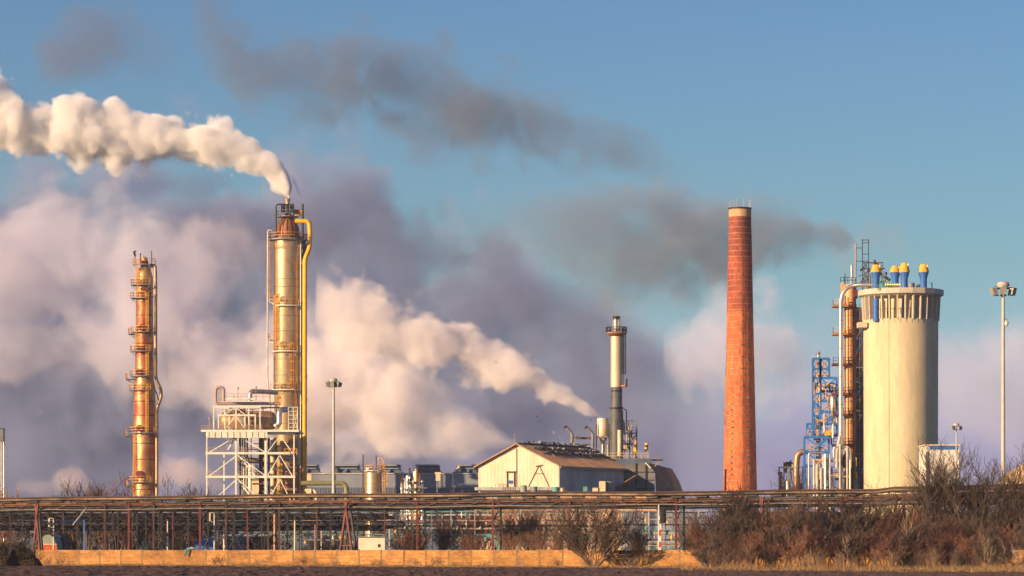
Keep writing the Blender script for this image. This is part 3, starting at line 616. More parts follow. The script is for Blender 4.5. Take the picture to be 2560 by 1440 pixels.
    for t, n in ((.0, 60), (.06, 55), (.24, 50), (.28, 36), (.43, 44), (.47, 26), (.6, 8)):
        for k in range(n):
            q = rg.lerp(e0-g*-.0, t+random.uniform(-.015, .015)); p = q+d*random.uniform(1.5 if t < .4 else 3, L)+Z*.12
            b = pig[random.choice((0, 0, 0, 1, 1, 2))]
            cp = b.copy() if cnt > 2 else pig[cnt]; 
            if cnt > 2: col.objects.link(cp)
            cp.location = p; cp.rotation_euler.z = random.uniform(0, 6.28); cp.scale = (1.5,)*3; cnt += 1
warehouse()
def flying_birds():
    pts = [(1384, 1080, 1), (1401, 1092, 1), (1386, 1083, 1), (1342, 1041, 0), (1350, 1053, 0), (1240, 905, 0), (1164, 921, 0), (1478, 1050, 0), (1443, 1092, 0)]
    for i, (px, py, wh) in enumerate(pts):
        q = P(px, py, 560); b = MB()
        b.tube([(-.2, 0, 0), (-.05, 0, 0), (.1, 0, .01), (.2, 0, 0)], [.02, .07, .06, .015], 6)
        for sg in (-1, 1): b.prism([(-.06, 0, .02), (.08, 0, .02), (.03, sg*.35, .16), (-.06, sg*.5, .1)], (0, 0, .02))
        b.v = [(x*.9+q.x, y*.9+q.y, z*.9+q.z) for x, y, z in b.v]
        b.build('flying_pigeon', WHITE if wh else DSTEEL, None, org=q, label='white pigeon in flight above the warehouse roof' if wh else 'dark pigeon in flight against the steam', cat='bird', group='white pigeons in flight' if wh else 'dark pigeons in flight')
flying_birds()
# ---------------------------------------------------------------- stacks behind the warehouse
def stacks():
    Y = 640; s = Y/F; z = lambda py: HC+(HY-py)*s
    c = P(1541, 0, Y); r = root('stack', gz(1541, Y), 'slim cream and dark grey steel stack with top platform behind the warehouse', 'stack')
    MB().lathe(c, [(17*s, 0), (17*s, z(1030)), (14.5*s, z(1022)), (14.3*s, z(968))], 32).build('lower_shell', mat('sooty_steel', (.11, .12, .13), (.06, .065, .07), .6, .2, .6, (1, 1, .4), fine=.15), r)
    MB().lathe(c, [(14.2*s, z(967.9)), (14*s, z(838)), (13*s, z(833))], 32).build('shell', mat('cream_stack', (.62, .55, .38), (.52, .44, .29), .5, .2, .4, (1, 1, .3)), r)
    MB().lathe(c, [(8*s, z(836)), (8*s, z(798))], 20).build('flue', SILV, r)
    MB().lathe(c, [(9.3*s, z(799)), (9.5*s, z(791)), (8*s, z(790.5))], 20).build('cap', BLACK, r)
    for k in range(6):
        a = k*math.pi/3+.2; MB().bar((c.x+9*s*math.cos(a), c.y+9*s*math.sin(a), z(834)), (c.x+9*s*math.cos(a), c.y+9*s*math.sin(a), z(797)), .12).build('flue_rod', PALEP, r)
    MB().lathe(c, [(15*s, z(841)), (26*s, z(834)), (26*s, z(832)), (13*s, z(832))], 24).build('platform', mat('orange_rust', (.45, .20, .08), (.3, .12, .06)), r)
    MB().rail([(c.x+25.5*s*math.cos(2*math.pi*k/14), c.y+25.5*s*math.sin(2*math.pi*k/14), z(832)) for k in range(15)], 1.1, .12, 1.3).build('railing', BROWN, r)
    MB().ladder(P(1560.5, 935, Y), P(1560.5, 820, Y), .5, .6, .12).ladder(P(1557, 965, Y), P(1557, 820, Y), .3, 0, .1).build('ladder', DSTEEL, r)
    for py in (1022, 980): MB().lathe(c, [(17.5*s if py > 1000 else 14.6*s, z(py)), (17.5*s if py > 1000 else 14.6*s, z(py)+.3)], 24).build('ring_seam', DSTEEL, r)
    MB().arc(c, 14*s, 28*s, z(963), .3, R(-40), R(20), 5).build('side_platform', mat('orange_rust', (.4, .2, .1)), r)
    MB().rail([(c.x+27*s*math.cos(R(a)), c.y+27*s*math.sin(R(a)), z(963)) for a in (-40, -20, 0, 20)], 1.2, .1, 1).build('railing', GSTEEL, r)
    MB().tube([P(1559, 1022, Y), P(1566, 1025, Y), P(1567, 1075, Y)], .13, 6).build('drain_pipe', DSTEEL, r)
    # scrubber
    c = P(1507, 0, 646); s2 = 646/F; z = lambda py: HC+(HY-py)*s2
    r = root('scrubber', gz(1507, 646), 'short bright cylindrical scrubber tank giving off pink steam, left of the slim stack', 'tank')
    MB().lathe(c, [(3*s2, z(1140)), (7*s2, z(1105)), (11*s2, z(1096)), (14.5*s2, z(1091)), (14.5*s2, z(1048)), (13*s2, z(1045.5)), (12*s2, z(1045.5))], 32).build('shell', mat('scrubber_paint', (.66, .60, .44), (.55, .46, .32), .45, .25, .5), r)
    MB().lathe(c, [(16*s2, z(1094)), (16*s2, z(1090))], 24).build('support_ring', GSTEEL, r)
    for px in (1491, 1523): MB().bar(P(px, 1060, 645), gz(px, 645), .22).build('post', BROWN, r)
    for px, t, w_ in ((1507, 1105, 3.2), (1519, 1108, 2), (1527, 1108, 2.2), (1535, 1100, 1.5)): MB().tube([P(px, t, 644), gz(px, 644)], w_*s2, 10).build('leg_pipe', mat('pipe_cream', (.66, .6, .46), (.5, .44, .32), .4, .3), r)
    MB().tube([P(1549, 1075, 637), P(1549, 1140, 637)], 5*s2, 14).build('side_vessel', CREAM, r)
    MB().box(P(1531, 1068, 644), (.7, .5, 1.4)).build('box', CREAM, r)
    MB().box(P(1525, 1092, 644), (36*s2, .5, .3)).build('beam', GSTEEL, r)
    random.seed(3)
    for k in range(22):
        x = random.uniform(1515, 1580); y = random.uniform(1075, 1140); q = P(x, y, 647)
        MB().tube([q, q+Vector((random.choice((0, random.uniform(.6, 2.4))), 0, random.choice((0, random.uniform(.8, 2.5))))+.01*0) if False else q+Vector((0, 0, random.uniform(.8, 3)))], random.uniform(.06, .16), 6).build('small_pipe', random.choice((PALEP, BRONZ, DSTEEL, YEL)), r)
    # open frame right of the stack
    r = root('stair_gantry', gz(1575, 650.0), 'dark open frame with ladder and diagonal braces right of the slim stack', 'steel frame')
    f = [((1592, 1052), (1592, 1145)), ((1560, 1052), (1592, 1052)), ((1556, 1083), (1592, 1083)), ((1558, 1125), (1592, 1086)), ((1558, 1100), (1575, 1125)), ((1574, 1083), (1574, 1145)), ((1579, 1052), (1590, 1062)), ((1556, 1060), (1556, 1145)), ((1556, 1110), (1592, 1110))]
    for a, b in f: MB().bar(P(*a, 650.0), P(*b, 650.0), .25).build('beam', GSTEEL, r)
    for px in (1556, 1574, 1592): MB().bar(P(px, 1083, 654.0), gz(px, 654.0), .22).bar(P(px, 1083, 650.0), P(px, 1083, 654.0), .2).build('beam', DSTEEL, r)
    for px in (1556, 1592): MB().bar(P(px, 1145, 650.0), gz(px, 650.0), .3).build('leg', GSTEEL, r)
    MB().rail([P(1560, 1083, 649.6), P(1590, 1083, 649.6)], 1.2, .09, .8).build('railing', DSTEEL, r)
    MB().ladder(P(1572, 1110, 649.0), P(1572, 1066, 649.0), .5, 0, .08).build('ladder', DSTEEL, r)
    MB().tube([P(1589, 1145, 648.0), P(1589, 1098, 648.0)], .22, 8).build('yellow_riser', YEL, r)
    for k in range(5): MB().tube([P(1583+k*1.6, 1140-k*3, 648.0), P(1583+k*1.6, 1118, 648.0)], .12, 6).build('yellow_valve', YEL, r)
    # two gooseneck flues
    for k, px in enumerate((1413, 1465)):
        e = root('gooseneck_flue', gz(px+18, 640), ('grey bent flue pipe furthest left above the warehouse roof', 'grey bent flue pipe next to the scrubber tank')[k], 'flue', 'bent flues behind the warehouse')
        MB().tube(bend([gz(px+17, 640), P(px+17, 1085, 640), P(px+12, 1079, 640), P(px, 1067+k, 640)], .8), 4*s, 12).build('pipe', GSTEEL, e)
        MB().tube([P(px+2, 1069+k, 640), P(px-1, 1066+k, 640)], [4*s, 5*s], 12).build('mouth', DSTEEL, e)
    e = root('pipe_gantry', gz(1460, 642), 'rusty gantry beam between the two bent flues', 'gantry')
    MB().bar(P(1428, 1095, 642), P(1487, 1096, 642), .4).build('beam', RUST, e)
    MB().bar(P(1437, 1095, 642), gz(1437, 642), .45).build('post', GSTEEL, e); MB().bar(P(1483, 1095, 642), gz(1483, 642), .3).build('post', GSTEEL, e)
    # hopper building with deck and windsock
    Yh = 622; r = root('hopper_building', gz(1620, Yh), 'faceted dark grey hopper building with a rail-edged deck behind the warehouse', 'building')
    pr = [(1545, 1399), (1545, 1175), (1575, 1160), (1622, 1158), (1636, 1180), (1640, 1399)]
    MB().prism([P(a, b, Yh) for a, b in pr], (0, 14, 0)).build('wall', mat('dark_siding', (.20, .19, .19), (.12, .115, .12), .75, 0, .4, fine=.15), r, smooth=False)
    b = MB(); top = [P(1622, 1158, Yh+.1), P(1662, 1168, Yh+3), P(1662, 1165, Yh+14), P(1622, 1155, Yh+14)]
    f1 = [P(1622, 1158, Yh+.1), P(1662, 1168, Yh+3), P(1680, 1200, Yh+4), P(1694, 1236, Yh+4), P(1640, 1236, Yh), P(1638, 1185, Yh)]
    b.prism(f1, (2, 12, 0)).build('hip_face', mat('brown_siding', (.27, .19, .15), (.16, .12, .10), .8, 0, .4, fine=.2), r, smooth=False)
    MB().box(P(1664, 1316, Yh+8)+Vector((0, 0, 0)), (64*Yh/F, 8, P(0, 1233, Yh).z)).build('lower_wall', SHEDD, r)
    for px in (1590, 1615): MB().bar(P(px, 1158, Yh-.1), P(px, 1236, Yh-.1), .2).build('seam', DSTEEL, r)
    for py in (1180, 1200, 1222): MB().bar(P(1546, py, Yh-.1), P(1636, py, Yh-.1), .12).build('seam', DSTEEL, r)
    MB().bar(P(1613, 1157, Yh-.2), P(1627, 1170, Yh-.2), 1.0, .2).build('white_flashing', WHITE, r)
    MB().box(P(1590, 1149, Yh+6), (130*Yh/F, 6, .35)).build('deck', GSTEEL, r)
    MB().box(P(1640, 1150, Yh+3), (36*Yh/F, .6, .3)).build('jib_beam', BROWN, r)
    for px in (1538, 1560, 1590, 1618): MB().bar(P(px, 1150, Yh+4), P(px, 1175, Yh+4), .3).build('deck_post', GSTEEL, r)
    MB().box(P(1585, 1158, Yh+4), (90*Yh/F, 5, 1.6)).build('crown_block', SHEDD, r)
    MB().rail([P(1512, 1147, Yh+3), P(1621, 1147, Yh+3)], 1.1, .12, 1.3).build('railing', mat('cream_rail', (.6, .45, .25)), r)
    MB().bar(P(1636, 1166, Yh), P(1648, 1154, Yh), .8, .2).build('chute', PINK, r)
    b = MB().prism([P(1540, 1219, 612), P(1590, 1189, 612), P(1598, 1190, 616), P(1558, 1222, 616)], (0, .4, .15)); b.build('lean_to_roof', ROOF, r)
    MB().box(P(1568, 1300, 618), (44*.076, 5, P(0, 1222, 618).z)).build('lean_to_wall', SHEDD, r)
    e = root('windsock', P(1619, 1150, Yh+3), 'yellow and black windsock hanging limp on its pole above the hopper deck', 'windsock')
    MB().tube([P(1619, 1150, Yh+3), P(1619, 1108, Yh+3)], .08, 6).build('pole', PINK, e)
    for k in range(4): MB().tube([P(1617-k*.7, 1108+k*5, Yh+3), P(1616.3-k*.7, 1113+k*5, Yh+3)], [.4-.05*k, .36-.05*k], 10).build('sock', YEL if k % 2 == 0 else BLACK, e)
stacks()
# ---------------------------------------------------------------- brick chimney
def chimney():
    Y = 655; s = Y/F; z = lambda py: HC+(HY-py)*s; c = P(1850, 0, Y)
    rad = lambda py: (27.5+(py-520)/(1230-520)*15.0)*s
    r = root('brick_chimney', gz(1850, Y), 'very tall tapering red brick chimney with a pale crown', 'chimney')
    MB().lathe(c, [(rad(1399), 0)]+[(rad(q), z(q)) for q in range(1230, 780, -60)]+[(rad(780), z(780))], 48).build('lower_shaft', BRICK, r)
    MB().lathe(c, [(rad(780), z(780)+.001), (rad(700), z(700)), (rad(640), z(640))], 48).build('middle_shaft', BRICKM, r)
    MB().lathe(c, [(rad(640), z(640)+.001), (rad(590), z(590)), (rad(543), z(543))], 48).build('upper_shaft', BRICKD, r)
    MB().lathe(c, [(rad(543)+.02, z(543)), (rad(524)+.05, z(524))], 48).build('crown', BRICKC, r)
    MB().lathe(c, [(rad(524)+.12, z(524)), (rad(520)+.15, z(520)), (rad(520)-.5, z(520)), (rad(520)-.6, z(526))], 48).build('rim', BLACK, r)
    hoop = mat('hoop_steel', (.46, .33, .26), (.30, .15, .10), .7, .2, 1.5)
    for i in range(46):
        py = 556+i*14.7
        if py > 1235: break
        MB().lathe(c, [(rad(py)+.02, z(py)), (rad(py)+.05, z(py)+.02), (rad(py)+.05, z(py)+.11), (rad(py)+.02, z(py)+.13)], 48).build('steel_hoop', hoop, r)
        if i > 8:
            for dx in ((-.36, .1) if i > 28 else (.1,)):
                if random.random() < .2: continue
                dx += random.uniform(-.03, .03)
                a = -math.pi/2+dx*1.6+.3*(i > 28)*(dx > 0); q = Vector((c.x+rad(py)*math.cos(a), c.y+rad(py)*math.sin(a), z(py)+.07))
                MB().box(q, (random.uniform(.3, .7), .24, random.uniform(.12, .26))).build('hoop_clamp', random.choice((DSTEEL, RUST, GSTEEL)), r)
    MB().ladder(Vector((c.x+.55, Y-rad(1230)-.1, z(1232))), Vector((c.x+.35, Y-rad(560)-.1, z(545))), .28, 0, .045).build('ladder', RUST, r)
    for a in (200, 250, 285, 340, 30, 120):
        x, y = c.x+rad(520)*math.cos(R(a)), c.y+rad(520)*math.sin(R(a)); MB().tube([(x, y, z(522)), (x, y, z(498))], .05, 6).build('lightning_rod', PALEP, r)
chimney()
# ---------------------------------------------------------------- concrete prilling tower with vents
def silo():
    Y = 650; s = Y/F; z = lambda py: HC+(HY-py)*s; c = P(2252, 0, Y)
    r = root('concrete_tower', gz(2252, Y), 'broad cream concrete tower with a ribbed gallery and flat overhanging cap', 'tower')
    MB().lathe(c, [(92*s, 0), (92.3*s, z(1100)), (92.8*s, z(900)), (93*s, z(803))], 96).build('shaft', CONC, r)
    MB().lathe(c, [(74*s, z(803)), (74*s, z(745))], 64).build('gallery_drum', CONC, r)
    MB().lathe(c, [(96*s, z(745)), (106.5*s, z(740)), (106.5*s, z(727)), (104*s, z(726.5))], 20, R(9)).build('cap_slab', CONC2, r, ang=10)
    for k in range(30):
        a = 2*math.pi*(k+.5)/30; u = Vector((math.cos(a), math.sin(a), 0)); q = Vector((c.x, c.y, 0))
        MB().bar(q+u*89.5*s+Vector((0, 0, z(803))), q+u*92.5*s+Vector((0, 0, z(744))), .24, 1.0).build('gallery_rib', CONC2, r)
    for k in range(17):
        a = R(-160+k*9); u = Vector((math.cos(a), math.sin(a), 0)); q = Vector((c.x, c.y, 0))
        MB().bar(q+u*93.1*s+Vector((0, 0, z(812))), q+u*93.1*s+Vector((0, 0, z(803))), .08, .06).build('rib_foot', GSTEEL, r)
    MB().lathe(c, [(93.05*s, z(803)), (93.05*s, z(803)+.12), (76*s, z(803)+.12)], 96).build('gallery_floor', CONC, r)
    f = MB(); a = R(-115); u = Vector((math.cos(a), math.sin(a), 0)); q = Vector((c.x, c.y, 0))
    f.bar(q+u*(92.5*s+.03), q+u*(92.8*s+.03)+Vector((0, 0, z(812))), .06, .04).build('joint', GSTEEL, r)
    MB().rail([(c.x+76*s*math.cos(R(t)), c.y+76*s*math.sin(R(t)), z(803)+1) for t in range(-170, 0, 12)], 1.2, .06, 2, 1).build('gallery_railing', GSTEEL, r)
    MB().box(P(2155, 813, Y-2), (22*s, 3, 13*s)).build('side_block', CONC, r)
    MB().lathe(P(2278, 0, Y+4), [(9*s, z(727)), (9*s, z(705)), (7*s, z(703))], 16).build('roof_tank', GSTEEL, r)
    MB().tube(bend([P(2330, 727, Y), P(2330, 708, Y), P(2327, 707, Y)], .2), .1, 6).build('roof_lamp', DSTEEL, r)
    random.seed(6)
    for k in range(12):
        px = random.choice((random.uniform(2285, 2312), random.uniform(2205, 2240))); q = P(px, 727, Y-3)
        MB().tube([q, q+Vector((0, 0, random.uniform(.5, 1.6)))], random.uniform(.1, .3), 8).build('roof_pipe', random.choice((SILV, TEAL, PALEP, DSTEEL)), r)
    # vents
    for k, (px, top, yy, lb) in enumerate(((2190, 662, Y-5.4, 'blue vent with yellow cap furthest left on the concrete tower, joined to the silver duct'), (2238, 665, Y+4, 'blue vent with yellow cap standing behind its neighbour'), (2261, 658, Y-5.5, 'tallest blue vent with yellow cap in the middle of the roof'), (2309, 661, Y-4, 'blue vent with yellow cap furthest right on the concrete tower'))):
        cc = P(px, 0, yy); w = yy/F; zz = lambda py, yy=yy: HC+(HY-py)*yy/F
        e = root('roof_vent', Vector((cc.x, yy, zz(727))), lb, 'vent', 'yellow-capped vents on the concrete tower')
        MB().lathe(cc, [(8.3*w, zz(727)), (8.3*w, zz(698)), (13*w, zz(680.5))], 28).build('blue_funnel', BLUE, e)
        MB().lathe(cc, [(13.4*w, zz(681)), (13.4*w, zz(678)), (8.5*w, zz(top+1)), (7.5*w, zz(top))], 28).build('yellow_cap', CAPY, e)
        MB().lathe(cc, [(9.5*w, zz(727)), (9.5*w, zz(724.5))], 28).build('foot_flange', WHITE, e)
        q = P(px+8.5, top+4, yy-.5); MB().box(q, (.25, .25, .5)).build('sensor', WHITE, e)
        if k in (0, 2):
            MB().lathe(cc, [(8*w, zz(803)), (8*w, zz(746))], 24).build('down_pipe', BLUE, e)
    e = root('cross_duct', P(2225, 712, Y-5), 'gold expansion duct joining two blue vents on the tower roof', 'duct')
    pts = [P(2212+i*2.2, 712, Y-5.4) for i in range(18)]
    MB().tube(pts, [(5.2 if i % 2 else 4.2)*s for i in range(18)], 16).build('bellows', mat('gold_duct', (.66, .48, .18), (.5, .36, .14), .35, .6), e)
    MB().rail([P(2192+2, 727, Y-7), P(2209, 727, Y-7)], 1.2, .1, .6, 3).build('guard_rail', TEAL, e)
silo()
# ---------------------------------------------------------------- tan column, silver duct, platforms
def tan_column():
    Y = 655; s = Y/F; z = lambda py: HC+(HY-py)*s
    r = root('tan_column', gz(2125, Y), 'tan clad column with red and yellow platforms between the blue frame and concrete tower', 'column')
    c = P(2124, 0, Y)
    MB().lathe(c, [(13.5*s, 0), (13.5*s, z(722)), (12*s, z(714)), (10*s, z(711))], 28).build('shell', TAN, r)
    MB().box(P(2106, 722, Y+1), (8*s, 1.5, 30*s)).build('riser_box', TAN, r)
    for py in (790, 866, 895, 925, 1005, 1060, 1140, 1180): MB().lathe(c, [(13.9*s, z(py)), (13.9*s, z(py)+.2)], 28).build('ring_seam', BRONZ, r)
    for i, py in enumerate((765, 835, 911, 985, 1037, 1113)):
        m = BROWN if i < 2 else REDP
        m = mat('ochre_platform', (.38, .17, .06), (.25, .12, .05)) if i < 2 else (REDP if i < 5 else DSTEEL)
        a, b = P(2082, py, Y-1.5), P(2136, py, Y-1.5)
        p = MB().box(((a.x+b.x)/2, Y-.5, a.z), (b.x-a.x, 3.4, .42)).build('platform', m, r)
        MB().rail([P(2083, py-2, Y+.8), P(2083, py-2, Y-2.1), P(2135, py-2, Y-2.1)], 1.2, .1, 1.1).build('railing', RAILY if i < 2 else REDP, p)
        MB().ladder(P(2128, py+68, Y-1.4), P(2128, py-8, Y-1.4), .45, .5, .07).build('ladder', RUST, r)
    for px, w_ in ((2138, .18), (2113, .12), (2134, .1)): MB().tube([P(px, 740, Y-1.5), P(px, 1399, Y-1.5)], w_, 6).build('riser', (PALEP, DSTEEL, RUST)[int(px) % 3], r)
    # top clutter
    MB().rail([P(2101, 708, Y-1), P(2138, 708, Y-1)], 1.2, .1, .8).build('railing', DSTEEL, r)
    MB().tube([P(2129, 712, Y), P(2129, 663, Y)], 2.6*s, 10).build('vent_stack', SILV, r)
    MB().tube([P(2139, 740, Y), P(2139, 609, Y)], 2.2*s, 10).build('tall_vent', PINK, r)
    MB().tube([P(2112.5, 712, Y), P(2112.5, 684, Y)], .09, 6).build('lightning_rod', BLACK, r)
    e = root('silver_duct', gz(2102, Y-3), 'large silver duct arching down the front of the tan column', 'duct')
    pts = [P(2188, 712, Y-5), P(2150, 712, Y-4.5), P(2131, 714, Y-4), P(2118, 720, Y-4), P(2108, 731, Y-4), P(2103, 746, Y-4), P(2102, 765, Y-4), P(2101.5, 1165, Y-4), P(2101.5, 1399, Y-4)]
    MB().tube(bend(pts, 1.0), 5.3*s, 16).build('duct', SILV, e)
    for py in (800, 870, 940, 1010, 1080): MB().tube([P(2102, py, Y-4), P(2102, py+2, Y-4)], 6.3*s, 16).build('flange', BRONZ, e)
    # dark stair tower between
    Y2 = 668; r = root('stair_tower', gz(2150, Y2), 'dark steel stair tower in the gap between tan column and concrete tower', 'stair tower')
    for px in (2140, 2149, 2158):
        for dy in (0, 5): MB().bar(P(px, 760, Y2+dy), gz(px, Y2+dy), .22 if px != 2149 else .14).build('post', (DSTEEL if px != 2149 else GSTEEL), r)
    MB().box((P(2151, 0, Y2+4).x, Y2+4, P(0, 760, Y2).z/2), (21*s, 1, P(0, 770, Y2).z)).build('rear_panel', mat('dark_panel', (.07, .08, .11), (.04, .05, .07), .7, 0, .3), r)
    for k in range(13):
        py = 775+k*36; MB().bar(P(2140, py, Y2-.2), P(2160, py, Y2-.2), .16).bar(P(2141, py+34, Y2-.3), P(2159, py+2, Y2-.3), .1).build('flight', (REDP, GSTEEL, BLUES)[k % 3], r)
    MB().box(P(2140, 735, Y-1), (7*s, 1, 22*s)).build('red_cabin', REDP, r)
    # lattice masts
    r = root('lattice_mast', P(2164, 735, 662), 'dark lattice mast rising above the tan column', 'mast')
    for px in (2156, 2171.5):
        for dy in (0, 1.2): MB().bar(P(px, 735, 662+dy), P(px, 600, 662+dy), .14).build('leg', DSTEEL, r)
    for py in (600, 607, 635, 653, 672, 700): MB().bar(P(2153 if py == 600 else 2156, py, 662), P(2174 if py == 600 else 2171.5, py, 662), .13).build('crossbar', DSTEEL, r)
    for a, b in ((653, 672), (672, 700)): MB().bar(P(2156, a, 662), P(2171, b, 662), .09).bar(P(2171, a, 662), P(2156, b, 662), .09).build('brace', DSTEEL, r)
    for py in (620, 653): MB().bar(P(2139, py, 662), P(2156, py, 662), .12).build('tie_bar', DSTEEL, r)
    r = root('roof_plant', P(2185, 720, 690), 'dark cluster of frames and vessels behind the leftmost vent', 'plant frame')
    random.seed(12)
    for px in (2160, 2172, 2184, 2196, 2207, 2214): MB().bar(P(px, 760, 690), P(px, 656 if px < 2210 else 680, 690), .18).bar(P(px, 656 if px < 2210 else 690, 694), P(px, 760, 694), .15).build('post', random.choice((DSTEEL, REDP, GSTEEL)), r)
    for py in (657, 672, 690, 708): MB().bar(P(2158, py, 690), P(2207, py, 690), .25).build('beam', REDP if py < 680 else GSTEEL, r)
    for k in range(30):
        q = P(random.uniform(2158, 2212), random.uniform(660, 722), 691); MB().tube([q, q+Vector((random.uniform(-1.5, 1.5), 0, random.uniform(-1.5, 1.5)))], random.uniform(.08, .35), 7).build('fitting', random.choice((DSTEEL, DSTEEL, GSTEEL, REDP, SILV, TEAL, BLUE)), r)
    for k in range(3): MB().lathe(P(2166+k*9, 0, 692), [(3*s, P(0, 725, 692).z), (3.4*s, P(0, 690+k*4, 692).z), (1.5*s, P(0, 680+k*4, 692).z)], 12).build('vessel', GSTEEL, r)
tan_column()
# ---------------------------------------------------------------- blue framed process structure
def blue_frame():
    Y = 658; s = Y/F
    r = root('blue_structure', gz(2055, Y), 'bright blue steel frame packed with pipes and yellow rails left of the tan column', 'steel frame')
    D = 6
    def cage(x0, x1, lv, yy=Y, dd=D, w_=.42):
        for px in (x0, x1):
            for dy in (0, dd): MB().bar(P(px, lv[0], yy+dy), P(px, lv[-1], yy+dy), w_ if dy == 0 else .3).build('column', BLUES, r)
        for i, py in enumerate(lv):
            for dy in (0, dd): MB().bar(P(x0, py, yy+dy), P(x1, py, yy+dy), .3, .5 if dy == 0 else .3).build('floor_beam', BLUES, r)
            for px in (x0, x1): MB().bar(P(px, py, yy), P(px, py, yy+dd), .25).build('floor_beam', BLUES, r)
            if i: 
                a, b = P(x0, py, yy), P(x1, py, yy)
                MB().rail([P(x0+1, py-2, yy-.1), P(x1-1, py-2, yy-.1)], 1.2, .11, .9).build('railing', RAILY, r)
        for i, (a, b) in enumerate(zip(lv, lv[1:])):
            xm = (x0+x1)/2
            if i % 3 != 2: q = (((x0, a), (x1, b)), ((x1, a), (x0, b)))
            elif i % 3 == 1: q = (((x0, b), (xm, a)), ((xm, a), (x1, b)))
            else: q = (((x1, a), (x0, b)),)
            for u, v in q: MB().bar(P(*u, yy+(i % 2)*dd), P(*v, yy+(i % 2)*dd), .2).build('brace', BLUES, r)
    cage(2032, 2051, [897, 922, 945, 985, 1010, 1040, 1092])
    cage(2051, 2073, [897, 922, 945])
    cage(2051, 2092, [945, 978, 1003, 1030, 1060, 1090], yy=Y-1)
    cage(2011, 2072, [1093, 1130, 1165], yy=Y-4)
    cage(2017, 2032, [1060, 1093], w_=.3)
    cage(2053, 2143, [1198, 1250], yy=Y-6)
    for px in (2011, 2072): MB().bar(P(px, 1165, Y-4), gz(px, Y-4), .4).build('column', BLUES, r)
    MB().bar(P(2062, 1062, Y-4.5), P(2080, 1041, Y-4.5), .5).bar(P(2037, 1124, Y-4.5), P(2068, 1097, Y-4.5), .45).build('brace', BLUES, r)
    MB().rail([P(2056, 1196, Y-6.2), P(2142, 1196, Y-6.2)], 1.3, .13, .9).build('railing', YEL, r)
    MB().box(P(2070, 1083, Y-2), (14*s, 1.5, 12*s)).build('yellow_cage', YEL, r)
    MB().tube([P(2046, 885, Y+1), P(2046, 878, Y+1)], [.5, .2], 10).tube([P(2046, 897, Y+1), P(2046, 880, Y+1)], .3, 10).build('vent_stub', SILV, r)
    MB().tube(bend([P(2034, 895, Y), P(2034, 887, Y), P(2046, 887, Y)], .3), .09, 6).build('thin_pipe', PALEP, r)
    MB().tube([P(2045, 903, Y+1), P(2045, 915, Y+1)], 4.5*s, 14).build('small_vessel', SILV, r)
    e = root('silver_vessel', P(2082, 1095, Y-3.5), 'shiny upright silver vessel on the blue frame beside the duct', 'vessel')
    cc = P(2082, 0, Y-3.8); z = lambda py: HC+(HY-py)*(Y-3.8)/F
    MB().lathe(cc, [(2*s, z(1045)), (5.5*s, z(1030)), (7.5*s, z(1022)), (7.5*s, z(994)), (5*s, z(990)), (1*s, z(989))], 24).build('shell', SILV, e)
    MB().tube([P(2082, 1046, Y-3.8), P(2082, 1095, Y-3.8)], .25, 8).build('outlet', SILV, e)
    e = root('silver_vessel', gz(2078, Y-7), 'shiny silver knock-out drum low in front of the yellow railing', 'vessel')
    cc = P(2078, 0, Y-7.5); z = lambda py: HC+(HY-py)*(Y-7.5)/F
    MB().lathe(cc, [(8*s, 0), (8*s, z(1200)), (6*s, z(1190)), (3*s, z(1186)), (3*s, z(1180))], 24).build('shell', SILV, e)
    for px in (2064, 2092): MB().bar(gz(px, Y-7.5), P(px, 1205, Y-7.5), .2).build('leg', GSTEEL, e)
    e = root('dark_column', gz(2046, Y+3), 'dark grey cylinder inside the blue frame', 'column')
    MB().lathe(P(2046, 0, Y+3), [(6*s, 0), (6*s, HC+(HY-1020)*(Y+3)/F), (3*s, HC+(HY-1012)*(Y+3)/F)], 20).build('shell', GSTEEL, e)
    MB().lathe(P(2046, 0, Y+3), [(6.6*s, HC+(HY-1060)*(Y+3)/F), (6.6*s, HC+(HY-1057)*(Y+3)/F)], 20).build('ring_seam', DSTEEL, e)
    random.seed(31)
    MS = (SILV, PALEP, DSTEEL, BRONZ, GSTEEL, RUST, BLUES, YEL, DSTEEL)
    for k in range(40):
        x = random.uniform(2034, 2090); y = random.uniform(925, 1090); yy = Y-1.5-random.random()*2
        L = random.uniform(8, 40); q = [P(x, y, yy), P(x, y+L, yy)] if k % 3 else bend([P(x, y, yy), P(x+random.uniform(-16, 16), y, yy), P(x, y+L, yy)], .4)
        if k % 3 == 0:
            x2 = min(2092, max(2034, x+random.choice((-14, 12)))); q = bend([P(x, y, yy), P(x2, y, yy), P(x2, y+L*.6, yy)], .3)
        MB().tube(q, random.uniform(.08, .22), 7).build('pipe', random.choice(MS), r)
    # lower pipework
    r2 = root('lower_pipework', gz(2085, Y-6), 'forest of upright silver pipes at the foot of the tan column', 'pipes')
    for x, a, b in ((2063, 1135, 1240), (2075, 1135, 1240), (2100, 1110, 1170), (2118, 1115, 1240), (2043, 1160, 1240), (2035, 1150, 1240), (2125, 1150, 1240), (2053, 1170, 1240)):
        MB().tube([P(x, a, Y-9), gz(x, Y-9)], random.uniform(.14, .3), 8).build('pipe', random.choice((SILV, PALEP)), r2)
    for p_ in ([(2085, 1142), (2085, 1118), (2121, 1118), (2125, 1140), (2125, 1170)], [(2022, 1240), (2022, 1132), (2058, 1132), (2060, 1240)], [(2092, 1170), (2092, 1130), (2100, 1090)], [(2030, 1152), (2105, 1152)], [(2082, 1180), (2105, 1178), (2107, 1240)], [(2100, 1118), (2112, 1118), (2120, 1130), (2120, 1175)]):
        MB().tube(bend([P(a, b, Y-8.5) for a, b in p_], .6), random.uniform(.2, .38), 10).build('pipe', random.choice((SILV, PALEP, PINK)), r2)
